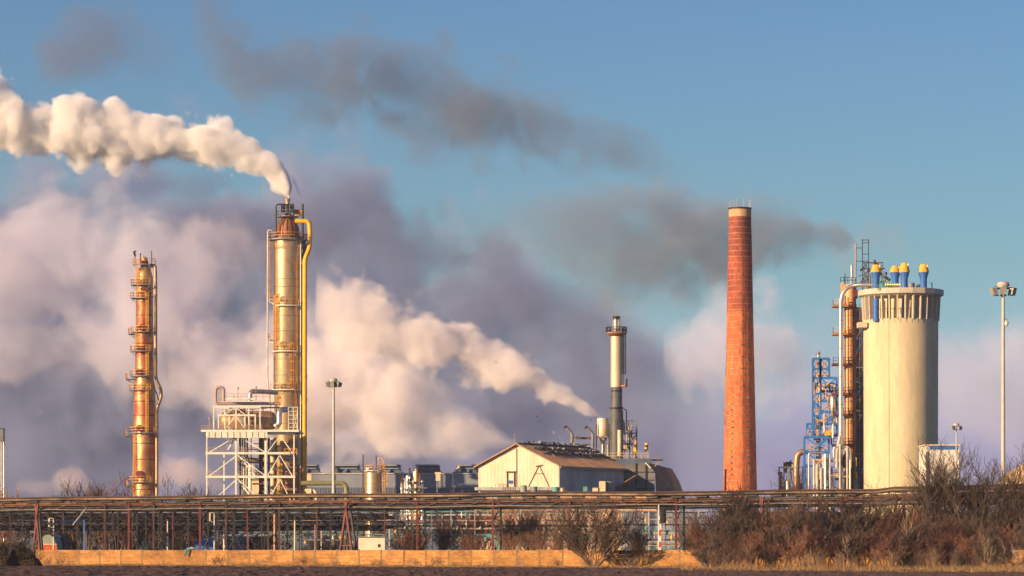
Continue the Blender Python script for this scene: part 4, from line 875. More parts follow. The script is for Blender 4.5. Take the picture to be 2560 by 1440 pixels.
    for k in range(50):
        x = random.uniform(2020, 2142); y = random.uniform(1140, 1235); yy = Y-7-random.random()*2
        q = [P(x, y, yy), P(x, min(y+random.uniform(8, 50), 1260), yy)] if k % 2 else [P(x, y, yy), P(min(x+random.uniform(6, 24), 2144), y, yy)]
        MB().tube(q, random.uniform(.07, .2), 7).build('small_pipe', random.choice(MS), r2)
    MB().tube(bend([P(2112, 1170, Y-8), P(2112, 1140, Y-8), P(2124, 1134, Y-8), P(2134, 1150, Y-8), P(2134, 1240, Y-8)], 1), .5, 12).build('pipe', DSTEEL, r2)
    # big elbow on the left and the low grey structure
    e = root('brown_elbow', gz(1990, Y-2), 'big brown elbow duct curving into the left side of the blue frame', 'duct')
    MB().tube(bend([gz(1991, Y-2), P(1991, 1160, Y-2), P(1993, 1140, Y-2), P(2000, 1131, Y-2), P(2014, 1129, Y-2)], 1.2), 7.5*s, 16).build('duct', BRONZ, e)
    MB().tube([P(1991, 1166, Y-2), P(1991, 1170, Y-2)], 9*s, 16).build('flange', GSTEEL, e)
    r3 = root('grey_pipe_rack', gz(1975, Y), 'low grey steel rack with dark vessels left of the blue frame', 'pipe rack')
    for px in (1948, 1960, 1975, 1992, 2008, 2020): MB().bar(P(px, 1168, Y), gz(px, Y), .25).build('post', GSTEEL, r3)
    for py in (1168, 1200, 1230): MB().bar(P(1946, py, Y-.1), P(2022, py, Y-.1), .22).build('beam', GSTEEL, r3)
    for k in range(24):
        x = random.uniform(1950, 2015); y = random.uniform(1150, 1230); MB().tube([P(x, y, Y+1), P(x, y+random.uniform(6, 30), Y+1)], random.uniform(.12, .5), 8).build('fitting', random.choice((DSTEEL, GSTEEL, RUST, SHED)), r3)
    MB().box(P(1973, 1163, Y+2), (22*s, 2, 12*s)).build('fan_housing', DSTEEL, r3)
    MB().lathe(P(1972, 0, Y+2), [(7*s, P(0, 1158, Y).z), (8*s, P(0, 1154, Y).z)], 12).build('fan_ring', DSTEEL, r3)
    MB().lathe(P(1969, 0, Y-1), [(6*s, 0), (6*s, P(0, 1208, Y).z), (4*s, P(0, 1202, Y).z)], 14).build('bright_drum', SILV, r3)
blue_frame()
# ---------------------------------------------------------------- white building, tan roof, masts
def misc_right():
    Y = 625; s = Y/F
    r = root('white_building', gz(2355, Y), 'pale panelled building with a blue stripe right of the concrete tower', 'building')
    a, b, zt = P(2314, 1112, Y), P(2398, 1112, Y), P(0, 1114, Y).z
    MB().box(((a.x+b.x)/2, Y+5, zt/2), (b.x-a.x, 10, zt)).build('wall', WHITE, r)
    MB().box(((a.x+b.x)/2, Y+5, zt+.1), (b.x-a.x+.5, 10.5, .25)).build('roof', CREAM, r)
    a2 = P(2323, 1119, Y); MB().box(((a2.x+b.x)/2, Y-.03, a2.z), (b.x-a2.x, .08, .75)).build('blue_stripe', BLUES, r)
    MB().box(P(2319, 1300, Y-.04), (8*s, .1, P(0, 1114, Y).z*1.2)).build('corner_panel', GSTEEL, r)
    MB().tube([P(2398, 1114, Y-.3), gz(2398, Y-.3)], .1, 6).build('downpipe', PALEP, r)
    r = root('tan_shelter', gz(2570, 560), 'tan curved sheet roof rising at the right picture edge behind the tall mast', 'roof')
    pr = [(2515, 1240), (2516, 1218), (2528, 1207), (2542, 1190), (2562, 1172), (2590, 1155), (2660, 1150), (2720, 1170), (2720, 1240)]
    MB().prism([P(a, b, 560) for a, b in pr], (0, 16, 0)).build('roof_shell', mat('tan_sheet', (.62, .44, .25), (.5, .34, .18), .8, 0, .5), r)
    MB().box((P(2615, 0, 568).x, 568, P(0, 1240, 560).z/2), (190*560/F, 14, P(0, 1240, 560).z)).build('wall', GSTEEL, r)
misc_right()
def mast(px, top, Y, lab, wpx, heads=6, k=1.0, cam_=False):
    s = Y/F; c = P(px, 0, Y); zt = HC+(HY-top)*s
    r = root('light_mast', gz(px, Y), lab, 'light mast', 'tall floodlight masts')
    rr = wpx/2*s
    MB().lathe(c, [(rr, 0), (rr*.62, zt-1.5*k)], 18).build('pole', POLE, r)
    MB().lathe(c, [(.9*k, zt-.8*k), (1.05*k, zt-.4*k), (.9*k, zt), (.45*k, zt+.18*k)], 18).build('head_cover', PALEP, r)
    MB().lathe(c, [(1.7*k, zt-1.0*k), (1.75*k, zt-.92*k), (1.7*k, zt-.85*k)], 18).build('head_ring', GSTEEL, r)
    for i in range(heads):
        a = 2*math.pi*(i+.35)/heads; u = Vector((math.cos(a), math.sin(a), 0)); v = Vector((-u.y, u.x, 0)); q = Vector((c.x, c.y, zt-1.0*k))+u*1.5*k
        b = MB().prism([q-v*.5*k+u*-.1*k, q+v*.5*k-u*.1*k, q+v*.5*k+u*.75*k+Vector((0, 0, -.0)), q-v*.5*k+u*.75*k], (-u*.3*k+Vector((0, 0, -1.1*k))))
        h = b.build('floodlight', mat('lamp_housing', (.33, .32, .30), (.2, .2, .2), .5), r)
        MB().bar(q+Vector((0, 0, .25*k))-u*.9*k, q+Vector((0, 0, .25*k))+u*.3*k, .1*k).build('lamp_arm', GSTEEL, r)
    if cam_:
        q = P(px+8, 802, Y); MB().tube([P(px+3, 797, Y), P(px+8, 797, Y), q], .08, 6).build('camera_arm', GSTEEL, r)
        MB().lathe(q, [(.05, q.z-.75), (.28, q.z-.55), (.3, q.z-.2), (.12, q.z)], 12).build('camera_dome', WHITE, r)
    return r
mast(2508, 706, 440, 'tallest floodlight mast with a small camera dome near the right picture edge', 12, 6, .84, True)
mast(834, 947, 520, 'floodlight mast standing between the steel tower and the storage tank', 9.5, 6, .62)
mast(2391, 1059, 560, 'shortest floodlight mast beside the pale building with the blue stripe', 5, 4, .52)
# ---------------------------------------------------------------- long pipe bridge behind the fence
def by(px):  # depth of the bridge where the photograph shows column px
    a, b = 430.0, 352.0; xa, xb = (-1280)*a/F, 1280*b/F; k = (px-1280)/F
    t = (k*a-xa)/((xb-xa)-k*(b-a)); return a+(b-a)*t
def bp(px, z, o=0):
    y = by(px)+o; return Vector(((px-1280)*y/F, y, z))
def bridge():
    r = root('pipe_bridge', bp(1280, 0), 'long rusty pipe bridge on steel trestles crossing the whole picture behind the fence', 'pipe bridge')
    zt = lambda px: 8.25+.25*math.sin(px/410.0)*.3+(.25 if px > 2200 else 0)
    def sag(px, z, o=0): return bp(px, z+.05*math.sin(px/97.0)+(zt(px)-8.25), o)
    xs = range(-60, 2640, 45)
    MB().tube([sag(x, 8.42, 0) for x in xs], .18, 10).build('main_pipe', BRASS, r)
    MB().tube([sag(x, 8.42, 1.1) for x in xs], .22, 10).build('main_pipe', BROWN, r)
    MB().tube([sag(x, 8.70, .6) for x in xs], .09, 8).build('upper_pipe', BROWN, r)
    for a in range(-60, 2600, 240):
        MB().bar(sag(a, 7.9, .3), sag(a+238, 7.9, .3), .3, .26).build('carrier_beam', (BROWN, DSTEEL, RUST)[(a//240) % 3], r)
    MB().tube([sag(x, 7.45, .9) for x in xs], .12, 7).build('middle_pipe', DSTEEL, r)
    MB().tube([sag(x, 7.62, .2) for x in xs], .09, 7).build('middle_pipe', RUST, r)
    MB().tube([bp(x, 7.12+.05*math.sin(x/60), -.3) for x in xs], .07, 7).build('lower_pipe', mat('dull_pipe', (.22, .20, .17), (.10, .085, .08)), r)
    MB().tube([bp(x, 7.0, 1.2) for x in xs], .1, 7).build('lower_pipe', DSTEEL, r)
    for x in range(20, 2600, 62):
        b = MB().bar(sag(x-14, 8.12, -.2), sag(x+14, 8.12, -.2), .5, .13); b.build('pipe_shoe', BLACK, r)
        MB().bar(sag(x-14, 8.1, -.1), sag(x-14, 7.7, -.1), .08).build('hanger', DSTEEL, r)
    for x in range(-20, 2600, 103):   # trussed bays between supports
        MB().bar(sag(x, 7.9, .1), bp(x+50, 7.1, .1), .09).bar(bp(x+50, 7.1, .1), sag(x+100, 7.9, .1), .09).build('truss_brace', BROWN, r)
    for i, (z, o) in enumerate(((7.78, 1.3), (7.3, .5), (7.22, 1.6), (6.85, 1.0))): MB().tube([sag(x, z, o) for x in xs], (.1, .13, .09, .11)[i], 7).build('dark_pipe', (BLACK, DSTEEL, BROWN, BLACK)[i], r)
    for x in range(-40, 2600, 31): MB().bar(sag(x, 8.2, .8), bp(x, 6.9, .8), .06).build('hanger_rod', BLACK, r)
    def portal(px, red=True, w_=20, tall=True):
        d = 18
        for k, (dx, m) in enumerate(((0, REDP if red else BROWN), (w_, BLACK))):
            MB().bar(bp(px+dx, 7.9, k*.9), bp(px+dx, 0, k*.9), .26).build('post', m, r)
        b = MB(); zz = [7.3, 5.2, 3.2, 1.2, 0]
        for i, (a, c) in enumerate(zip(zz, zz[1:])):
            p, q = (0, w_) if i % 2 == 0 else (w_, 0)
            b.bar(bp(px+q, a, .45), bp(px+p, c, .45), .09)
            b.bar(bp(px, c+.02, .45), bp(px+w_, c+.02, .45), .08)
        b.build('lacing', DSTEEL, r)
    def trestle(px, spread, m):
        for k, o in enumerate((-1.2, 1.4)):
            for sg in (-1, 1):
                MB().bar(bp(px+k*spread*.55-sg*3, 7.9, o), bp(px+k*spread*.55+sg*spread, 0, o), .24).build('leg', m if k == 0 else BLACK, r)
            MB().bar(bp(px+k*spread*.55-spread*.6, 2.4, o), bp(px+k*spread*.55+spread*.6, 2.4, o), .14).build('cross_tie', m, r)
            MB().bar(bp(px+k*spread*.55-spread*.4, 4.7, o), bp(px+k*spread*.55+spread*.6, 2.4, o), .1).build('leg_brace', DSTEEL, r)
    trestle(92, 11, REDP); trestle(865, 20, REDP); trestle(1905, 18, REDP); trestle(2512, 24, mat('tan_post', (.42, .24, .11), (.3, .17, .08), .7, 0, 1))
    for px, red in ((262, False), (322, True), (384, False), (500, True), (565, False), (670, False), (698, False), (1043, True), (1232, True), (1424, True), (1690, True), (2105, True), (2240, True), (2330, False), (2446, True)): portal(px, red)
bridge()
# dark lower rack of many pipes behind the left half
def rack(name, label, x0, x1, Y, zs, mats, post, step, seed, pm=DSTEEL, rails=False):
    random.seed(seed); r = root(name, gz((x0+x1)/2, Y), label, 'pipe rack')
    for i, z in enumerate(zs):
        xa = x0+random.uniform(0, 40)*(i > 0); xb = x1-random.uniform(0, 60)*(i > 0); o = random.uniform(-1.2, 1.2)
        n = max(2, int((xb-xa)/60)); a, b = gz(xa, Y), gz(xb, Y)
        MB().tube([a.lerp(b, k/n)+Vector((0, o, z+.04*math.sin(k*1.7+i))) for k in range(n+1)], random.choice((.08, .1, .14, .2)), 8).build('rack_pipe', mats[i % len(mats)], r)
    for k in range(int((x1-x0)/9) if pm is GSTEEL else 0):   # valves, drops and hangers along the pipes
        p = gz(random.uniform(x0+5, x1-5), Y-1.5); z = random.choice(zs); L = random.uniform(.3, 1.1)
        MB().tube([p+Vector((0, 0, z)), p+Vector((0, 0, z-L))], .06, 6).tube([p+Vector((0, 0, z-L*.4)), p+Vector((0, 0, z-L*.4-.25))], random.choice((.14, .2)), 8).build('valve', random.choice((PALEP, WHITE, TEAL, YEL, DSTEEL, PINK)), r)
    x = x0; k = 0
    while x < x1:
        h = max(zs)
        MB().bar(gz(x, Y-1.4), gz(x, Y-1.4)+Vector((0, 0, h)), .17).build('post', post[k % len(post)], r)
        MB().bar(gz(x, Y+1.4), gz(x, Y+1.4)+Vector((0, 0, h)), .15).build('post', pm, r)
        for z in zs[::3]: MB().bar(gz(x, Y-1.4)+Vector((0, 0, z-.15)), gz(x, Y+1.4)+Vector((0, 0, z-.15)), .12).build('cross_arm', pm, r)
        if k % 2 == 0 or pm is DSTEEL:
            a, b = gz(x, Y-1.4), gz(min(x+step, x1), Y-1.4); v = Vector((0, 0, 1)); zl = min(zs)
            MB().bar(a+v*zl, b+v*.2, .09).build('brace', pm, r)
            MB().bar(a+v*(zl+.2), b+v*h, .08).build('brace', pm, r)
        x += step*random.uniform(.8, 1.2); k += 1
    if rails:
        a, b = gz(x0+20, Y-2), gz(x1-20, Y-2); MB().rail([a+Vector((0, 0, zs[-1])), b+Vector((0, 0, zs[-1]))], 1.0, .07, 1.6).build('railing', mat('cream_rail', (.6, .45, .25)), r)
        q = a.lerp(b, .5)
    return r
rack('pipe_rack', 'dense dark multi-level pipe rack behind the pipe bridge on the left half', -40, 1010, 466, [7.8, 7.5, 7.2, 6.95, 6.7, 6.45, 6.2, 5.95, 5.7, 5.4, 5.1, 4.8], (DSTEEL, BLACK, GSTEEL, DSTEEL, BROWN, DSTEEL), (DSTEEL, BROWN, DSTEEL, BLACK, REDP), 33, 2)
rack('pipe_rack', 'second dark pipe rack further back behind the blue hut', 20, 880, 500, [6.6, 6.3, 6.0, 5.6, 5.3, 4.9, 4.5, 4.1], (DSTEEL, GSTEEL, SHED, DSTEEL, SHEDD), (DSTEEL, GSTEEL), 40, 3)
rack('service_rack', 'pale pink and teal pipe rack behind the bare trees in the middle', 690, 1500, 480, [7.9, 7.5, 7.0, 6.2, 5.4, 5.0, 4.1, 3.3], (PINK, TEAL, PALEP, PINK, DSTEEL, PALEP, TEAL, GSTEEL), (PINK, GSTEEL, PALEP), 54, 4, GSTEEL)
rack('service_rack', 'teal and silver pipe rack with a thin railing left of the brick chimney', 1540, 1940, 470, [7.4, 6.6, 6.3, 5.5, 4.5, 4.2, 3.3, 2.6, 2.0], (GSTEEL, PINK, PALEP, DSTEEL, TEAL, PALEP, TEAL, GSTEEL, TEAL), (PINK, GSTEEL, PALEP), 44, 5, GSTEEL, True)
rack('service_rack', 'orange and grey pipe rack in front of the pale building at the far right', 2290, 2640, 500, [9.6, 9.2, 8.8, 7.6, 7.0, 6.4], (BRONZ, GSTEEL, DSTEEL, PALEP), (GSTEEL, BROWN), 50, 6)
for px, (a, b) in ((1110, (5.2, 6.3)), (1480, (3.2, 4.0))):
    pass
e = root('teal_girder', gz(1190, 474), 'pale teal girder with knee braces behind the bare trees left of the red post', 'girder')
MB().bar(gz(1110, 474)+Vector((0, 0, 3.9)), gz(1480, 474)+Vector((0, 0, 3.9)), .4, .45).build('girder', TEAL, e)
for px in (1148, 1246, 1400):
    MB().bar(gz(px, 474)+Vector((0, 0, 3.6)), gz(px, 474), .35).build('post', TEAL, e)
    for sg in (-1, 1): MB().bar(gz(px, 474)+Vector((0, 0, 2.6)), gz(px+sg*18, 474)+Vector((0, 0, 3.7)), .16).build('knee_brace', TEAL, e)
# low buildings behind the racks, the long left two added as dark fill, cream wall patches
def back_buildings():
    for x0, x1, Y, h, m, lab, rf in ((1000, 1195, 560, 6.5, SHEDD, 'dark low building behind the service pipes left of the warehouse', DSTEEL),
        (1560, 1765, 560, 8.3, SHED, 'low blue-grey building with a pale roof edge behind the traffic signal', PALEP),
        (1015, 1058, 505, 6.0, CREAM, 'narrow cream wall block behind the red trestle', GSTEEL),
        (-60, 560, 640, 11.0, SHEDD, 'long low building added as dark fill far behind the left pipe racks', DSTEEL),
        (560, 1010, 645, 11.2, SHEDD, 'long low building added as dark blue fill far behind the tall steel tower foot', DSTEEL),
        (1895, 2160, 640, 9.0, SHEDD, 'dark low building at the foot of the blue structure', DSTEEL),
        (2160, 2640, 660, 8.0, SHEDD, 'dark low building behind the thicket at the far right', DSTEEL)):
        a, b = gz(x0, Y), gz(x1, Y); e = root('low_building', (a+b)/2, lab, 'building')
        MB().box(((a.x+b.x)/2, Y+5, h/2), (b.x-a.x, 10, h)).build('wall', m, e)
        MB().box(((a.x+b.x)/2, Y+5, h+.15), (b.x-a.x+.6, 10.6, .3)).build('roof', rf, e)
        f = MB(); n = int((b.x-a.x)/1.2)
        for k in range(n): f.box((a.x+(k+.5)*(b.x-a.x)/n, Y-.04, h/2), (.1, .1, h))
        f.build('wall_rib', m, e)
back_buildings()
# ---------------------------------------------------------------- small things in the yard
e = root('white_hut', gz(929, 440), 'small white flat-roofed hut behind the fence beside the red trestle', 'hut')
a, b = gz(896, 440), gz(962, 440); MB().box(((a.x+b.x)/2, 441.5, 1.78), (b.x-a.x, 3, 3.56)).build('wall', mat('hut_white', (.75, .70, .56), (.62, .56, .42), .7, 0, .6), e)
MB().box(((a.x+b.x)/2, 441.5, 3.62), (b.x-a.x+.25, 3.3, .14)).build('roof', GSTEEL, e)
MB().box(P(947, 1364, 439.95), (.28, .1, .4)).build('vent', REDP, e)
e = root('blue_hut', gz(505, 432), 'bright blue cabin with a sloping roof edge and round white lamp behind the fence', 'hut')
MB().prism([gz(489, 432), gz(532, 432), P(532, 1344, 432), P(500, 1344, 432), P(489, 1352, 432)], (0, 2.5, 0)).build('body', BLUE, e)
MB().bar(P(498, 1344, 431.9), P(533, 1344, 431.9), .15).build('roof_edge', SHEDD, e)
q = P(503, 1351, 431.9); MB().lathe(q, [(.05, q.z-.16), (.17, q.z-.08), (.17, q.z+.08), (.05, q.z+.16)], 12).build('lamp', WHITE, e)
e = root('tank_wagon', gz(116, 445), 'pale rounded tank with an orange red lower half behind the fence on the left', 'tank')
c0, c1 = P(92, 1360, 445), P(140, 1360, 445); cx = (c0.x+c1.x)/2
pr = [(cx-1.45, 0), (cx-1.4, 2.6), (cx-1.1, 3.4), (cx-.6, 3.95), (cx, 4.1), (cx+.6, 3.95), (cx+1.1, 3.4), (cx+1.4, 2.6), (cx+1.45, 0)]
MB().prism([(x, 445, z) for x, z in pr if z >= 2.6 or True], (0, 6, 0)).build('body', mat('grey_green', (.30, .34, .28), (.22, .25, .2)), e)
MB().box((cx, 444.9, 1.3), (2.95, .15, 2.6)).build('lower_panel', mat('orange_red', (.55, .12, .03), (.4, .08, .03)), e)
MB().box((cx, 444.8, 2.62), (2.95, .15, .12)).build('trim', CREAM, e)
MB().tube([(cx+x, 444.85, z) for x, z in [(-1.45, 2.4), (-1.15, 3.4), (-.6, 3.98), (0, 4.12), (.6, 3.98), (1.15, 3.4), (1.45, 2.4)]], .09, 8).build('rim', BLACK, e)
e = root('tank_wagon', gz(136, 452), 'dark arched tank end behind the pale rounded tank', 'tank')
MB().prism([(P(138, 0, 452).x+x, 452, z) for x, z in [(-1.3, 0), (-1.3, 2.8), (-.8, 3.8), (0, 4.2), (.8, 3.8), (1.3, 2.8), (1.3, 0)]], (0, 6, 0)).build('body', DSTEEL, e)
def street_lamp(px, top, Y, lab, kind=0, m=PALEP):
    s = Y/F; q = gz(px, Y); zt = HC+(HY-top)*s; r = root('yard_lamp', q, lab, 'lamp', 'lamps and poles in the yard')
    MB().tube([q, Vector((q.x, q.y, zt))], [.13, .09], 8).build('pole', m, r)
    if kind == 0:
        MB().tube(bend([Vector((q.x, q.y, zt-.2)), Vector((q.x, q.y, zt+.2)), Vector((q.x-.6, q.y, zt+.25))], .2), .06, 6).build('arm', m, r)
        MB().box((q.x-.62, q.y, zt-.35), (.22, .25, 1.1)).build('lamp_head', CREAM, r)
        MB().bar((q.x-.6, q.y, zt-.9), (q.x, q.y, zt-1.1), .07).build('stay', m, r)
    elif kind == 1:
        MB().tube([Vector((q.x, q.y, zt-.1)), Vector((q.x, q.y, zt+.15))], [.2, .14], 10).build('cap', DSTEEL, r)
        for k in range(2): MB().box((q.x, q.y-.15, zt*.45+k*1.2), (.26, .12, .3)).build('marker', (WHITE, REDP)[k], r)
for a in ((536, 1286, 428, 'cream lamp post with a bracketed box head near the blue cabin', 0), (134, 1300, 440, 'lamp post with box head above the pale rounded tank', 0),
    (560, 1312, 424, 'short pole with a dark cap right of the blue cabin', 1), (737, 1282, 410, 'pale cream bare pole in front of the dark racks', 2, CREAM), (419, 1300, 436, 'striped marker pole with black cap left of the blue cabin', 1),
    (211, 1300, 425, 'thin blue pole among the dark posts on the left', 2, BLUES), (686, 1285, 450, 'tan thin pole left of the cream bare pole', 2, TAN), (788, 1312, 455, 'thin blue-grey pole right of the cream bare pole', 2, GSTEEL), (1106, 1285, 430, 'pale mottled pole behind the bare trees', 1), (2122, 1290, 420, 'thin pole with marker above the thicket', 1)):
    street_lamp(*a)
e = root('strut_pole', P(183, 1312, 418), 'pale slanting strut propped against the pipe bridge on the left', 'strut')
MB().bar(P(183, 1312, 418), P(215, 1272, 421), .15).build('strut', PALEP, e)
e = root('blue_pipe', gz(200, 432), 'light blue pipe with a bend among the dark racks on the left', 'pipe')
MB().tube(bend([P(150, 1304, 432), P(190, 1303, 432), P(208, 1302, 432), P(210, 1310, 432), gz(210, 432)], .3), .09, 8).build('pipe', mat('light_blue', (.16, .30, .5), (.12, .2, .36)), e)
def signal():
    Y = 372; r = root('traffic_signal', gz(1648, Y), 'railway signal with black lamp board and red and white striped lower post', 'signal')
    MB().tube([gz(1647, Y), P(1647, 1262, Y)], .11, 8).build('post', PALEP, r)
    b = P(1656, 1288, Y-.1); MB().box((b.x, b.y, b.z), (.5, .18, 1.9)).box((b.x+.1, b.y-.05, b.z-.1), (.66, .1, 1.5)).build('signal_head', BLACK, r)
    for k in range(4):
        q = b+Vector((.12, -.1, .55-k*.42)); MB().tube([q, q+Vector((.1, -.3, -.04))], .13, 10).build('lamp_hood', DSTEEL, r)
    for k in range(7):
        q = P(1650.6, 1372-11+0, Y-.05); z0 = .1+k*.68; MB().box((q.x, q.y, z0+.34), (.22, .2, .68)).build('stripe_band', REDW if k % 2 else WHITE, r)
    MB().box(P(1647, 1295, Y-.1), (.2, .2, .4)).build('junction_box', WHITE, r)
signal()
# ---------------------------------------------------------------- concrete panel fence
def fence():
    random.seed(9)
    r = root('concrete_fence', gz(900, fence_y(900)), 'ochre precast concrete panel fence with thin posts between field and plant', 'fence')
    q = lambda px: gz(px, fence_y(px))
    xs = []; px = 92.0
    while px < 2660: xs.append(px); px += 2.5*F/fence_y(px)
    for i, (a, b) in enumerate(zip(xs, xs[1:])):
        A, B = q(a), q(b); h = 1.86+random.uniform(-.03, .03)
        pn = MB()
        for k in range(4):     # four planks per bay with a thin shadow gap
            z0 = k*h/4+.0; sk = random.uniform(-.012, .012)
            off = Vector((0, random.uniform(-.012, .012), 0))
            pn.prism([A+off+Vector((.06, 0, z0+.008)), B+off+Vector((-.06, 0, z0+.008)), B+off+Vector((-.06, 0, z0+h/4-.008)), A+off+Vector((.06, 0, z0+h/4-.008))], (0, .06, 0))
        pn.build('panel', FENCE, r, smooth=False)
    for i, a in enumerate(xs):
        A = q(a); lean = random.uniform(-.02, .02)
        MB().bar(A+Vector((0, .03, 0)), A+Vector((lean, .03, 1.93+random.uniform(-.04, .03))), .13, .2).build('post', FPOST, r, smooth=False)
fence()
e = root('torn_cloth', P(477, 1372, fence_y(477)-.1), 'ragged pale blue cloth snagged on top of the concrete fence near the blue cabin', 'cloth')
def cloth():
    Yc = fence_y(477); vs = []; fs = []; random.seed(11); n, m = 16, 14
    for j in range(m+1):
        t = j/m
        for i in range(n+1):
            u = i/n-.5; wdt = (1.0 if t < .35 else .38); cx0 = 480 if t < .35 else 471-10*(t-.35)
            x = P(cx0, 0, Yc).x+u*wdt*(1.0+.2*math.sin(j*2.1)); over = t < .35
            z = 1.95+.30*math.sin(t/.35*math.pi)*(1-abs(u))+.08*mnoise.noise(Vector((i*.5, j*.5, 0))) if over else 1.9-(t-.35)*1.05
            y = Yc+.25-t*1.1 if over else Yc-.16+.06*math.sin(i*1.3+j*.4)
            vs.append((x, y+.05*mnoise.noise(Vector((i*.7, j*.7, 3))), z))
    for j in range(m):
        for i in range(n):
            a = j*(n+1)+i; fs.append((a, a+1, a+n+2, a+n+1))
    MB().add(vs, fs).build('sheet', mat('pale_blue_cloth', (.25, .42, .46), (.16, .28, .34), .9, 0, 2), e)
cloth()
# ---------------------------------------------------------------- bare bushes and trees
def branch_mesh(seed, H, W, stems=14, lev=3, kids=5, r0=.05, up=.8, base=.25, seg=4, twig=.016, jit=.28, minr=.011, lean=0.0):
    """two meshes' worth of geometry: thick limbs and fine twigs, a bush or tree of height H and width W"""
    rnd = random.Random(seed); limbs = MB(); tw = MB()
    def stick(mb, p, q, ra, rb):
        d = (q-p); 
        if d.length < 1e-5: return
        d.normalize(); u = d.cross(Vector((.3, .9, .1))).normalized(); v = d.cross(u); b = len(mb.v)
        for c, rr in ((p, ra), (q, rb)):
            for k in range(3):
                a = k*2.0944; mb.v.append(tuple(c+(u*math.cos(a)+v*math.sin(a))*rr))
        for k in range(3): mb.f.append((b+k, b+(k+1) % 3, b+3+(k+1) % 3, b+3+k))
    def grow(p, d, L, r, l):
        mb = limbs if l < 1 else tw; pts = [p]
        for i in range(seg):
            d = (d+Vector((rnd.uniform(-jit, jit), rnd.uniform(-jit, jit), rnd.uniform(-jit*.5, jit*.6)))).normalized()
            q = p+d*L/seg; r2 = max(minr, r*(1-.17)); stick(mb, p, q, r, r2); p, r = q, r2; pts.append(p)
            if l < lev:
                n = kids/seg*(1.25 if i > 0 else .4); n = int(n)+(rnd.random() < n-int(n))
                for _ in range(n):
                    a = rnd.uniform(0, 6.283); s_ = Vector((math.cos(a), math.sin(a), rnd.uniform(-.1, .7))); dd = (d*rnd.uniform(.5, 1.1)+s_*rnd.uniform(.5, .95)+Vector((0, 0, up*.25))).normalized()
                    grow(p, dd, L*rnd.uniform(.38, .62), max(minr, r*.6), l+1)
    for k in range(stems):
        a = rnd.uniform(0, 6.283); q = math.sqrt(rnd.random()); t = q*W/2
        o = Vector((math.cos(a)*base*q*W/2, math.sin(a)*base*q*W/2, 0)); tip = Vector((math.cos(a)*t+lean, math.sin(a)*t, H*rnd.uniform(.62, .95)*(1-.35*q*q)))
        d = (tip-o); grow(o, d.normalized(), d.length*.85, r0*rnd.uniform(.7, 1.2), 0)
    return limbs, tw
PROTO = {}
def proto(kind, seed, tmat, bmat, **kw):
    l, t = branch_mesh(seed, **kw)
    ms = []
    for mb, m in ((l, bmat), (t, tmat)):
        me = bpy.data.meshes.new('branches'); me.from_pydata(mb.v, [], mb.f); me.materials.append(m); ms.append(me)
    PROTO.setdefault(kind, []).append(ms)
def plant(kind, i, px, Y, h, lab, name='bare_bush', cat='bush', group=None, wide=1.0, rz=None, parts=('stems', 'twigs'), z=0):
    """h: height scale; the meshes are shared between copies"""
    ms = PROTO[kind][i % len(PROTO[kind])]; q = gz(px, Y); q.z = z
    r = root(name, q, lab, cat, group); r.rotation_euler.z = rz if rz is not None else (px*7.3+Y) % 6.283; r.scale = (h*wide, h*wide, h)
    for nm, me in zip(parts, ms):
        o = bpy.data.objects.new(nm, me); col.objects.link(o); o.parent = r
    return r
for k in range(4): proto('thick', 40+k, (TWIG, TWIG, TWIGD, TWIG)[k], BARK, H=4.2, W=4.2, stems=24, lev=3, kids=4, r0=.05, twig=.02, base=.5, minr=.018)
for k in range(2): proto('thickd', 50+k, TWIGD, BARK, H=4.0, W=4.4, stems=24, lev=3, kids=5, r0=.05, base=.5, minr=.017)
for k in range(3): proto('reed', 60+k, TWIGP, TWIGP, H=3.4, W=2.8, stems=17, lev=2, kids=4, r0=.032, up=1.2, base=.8, jit=.16, minr=.010)
for k in range(3): proto('tree', 70+k, TWIGD, BARK, H=9.0, W=6.0, stems=9, lev=3, kids=6, r0=.12, up=1.0, base=.12, seg=6, jit=.24, minr=.016)
proto('lone', 81, mat('darkest_twigs', (.06, .04, .033), (.04, .028, .024), .85), BARK, H=6.0, W=7.6, stems=17, lev=3, kids=6, r0=.09, up=.5, base=.08, seg=6, jit=.26, minr=.015)
for k in range(3): proto('up', 90+k, TWIGP if k == 1 else TWIG, BARK, H=6.0, W=3.4, stems=11, lev=2, kids=9, r0=.055, up=1.4, base=.35, seg=6, jit=.18, minr=.014)
proto('sap', 97, mat('pale_bark', (.36, .27, .19), (.24, .17, .12), .85), mat('pale_bark', (.36, .27, .19)), H=6.0, W=2.6, stems=3, lev=2, kids=3, r0=.06, up=1.3, base=.5, seg=7, jit=.2, minr=.016)
proto('sap', 98, MATS['pale_bark'], MATS['pale_bark'], H=6.0, W=3.0, stems=2, lev=2, kids=4, r0=.07, up=1.3, base=.3, seg=7, jit=.22, minr=.016)
random.seed(77)
LM = ['at the left end of the thicket', 'left of the brick chimney foot', 'below the brick chimney', 'right of the brick chimney foot', 'below the red trestle', 'below the grey pipe rack', 'below the blue structure', 'below the tan column', 'below the left edge of the concrete tower', 'below the middle of the concrete tower', 'below the right edge of the concrete tower', 'below the blue-striped building', 'left of the shortest light mast', 'between the two right-hand light masts', 'below the tallest light mast', 'at the right picture edge']
rows = [(352, 'back', 5.5), (336, 'middle', 4.3), (318, 'front', 3.1)]
def toph(px):   # height of the thicket outline, photo rows
    T = [(1740, 1372), (1800, 1300), (1860, 1262), (1930, 1266), (2000, 1262), (2060, 1258), (2150, 1270), (2250, 1290), (2350, 1280), (2450, 1290), (2560, 1300), (2620, 1300)]
    for a, b in zip(T, T[1:]):
        if px <= b[0]: return a[1]+(b[1]-a[1])*(px-a[0])/(b[0]-a[0])
    return 1300
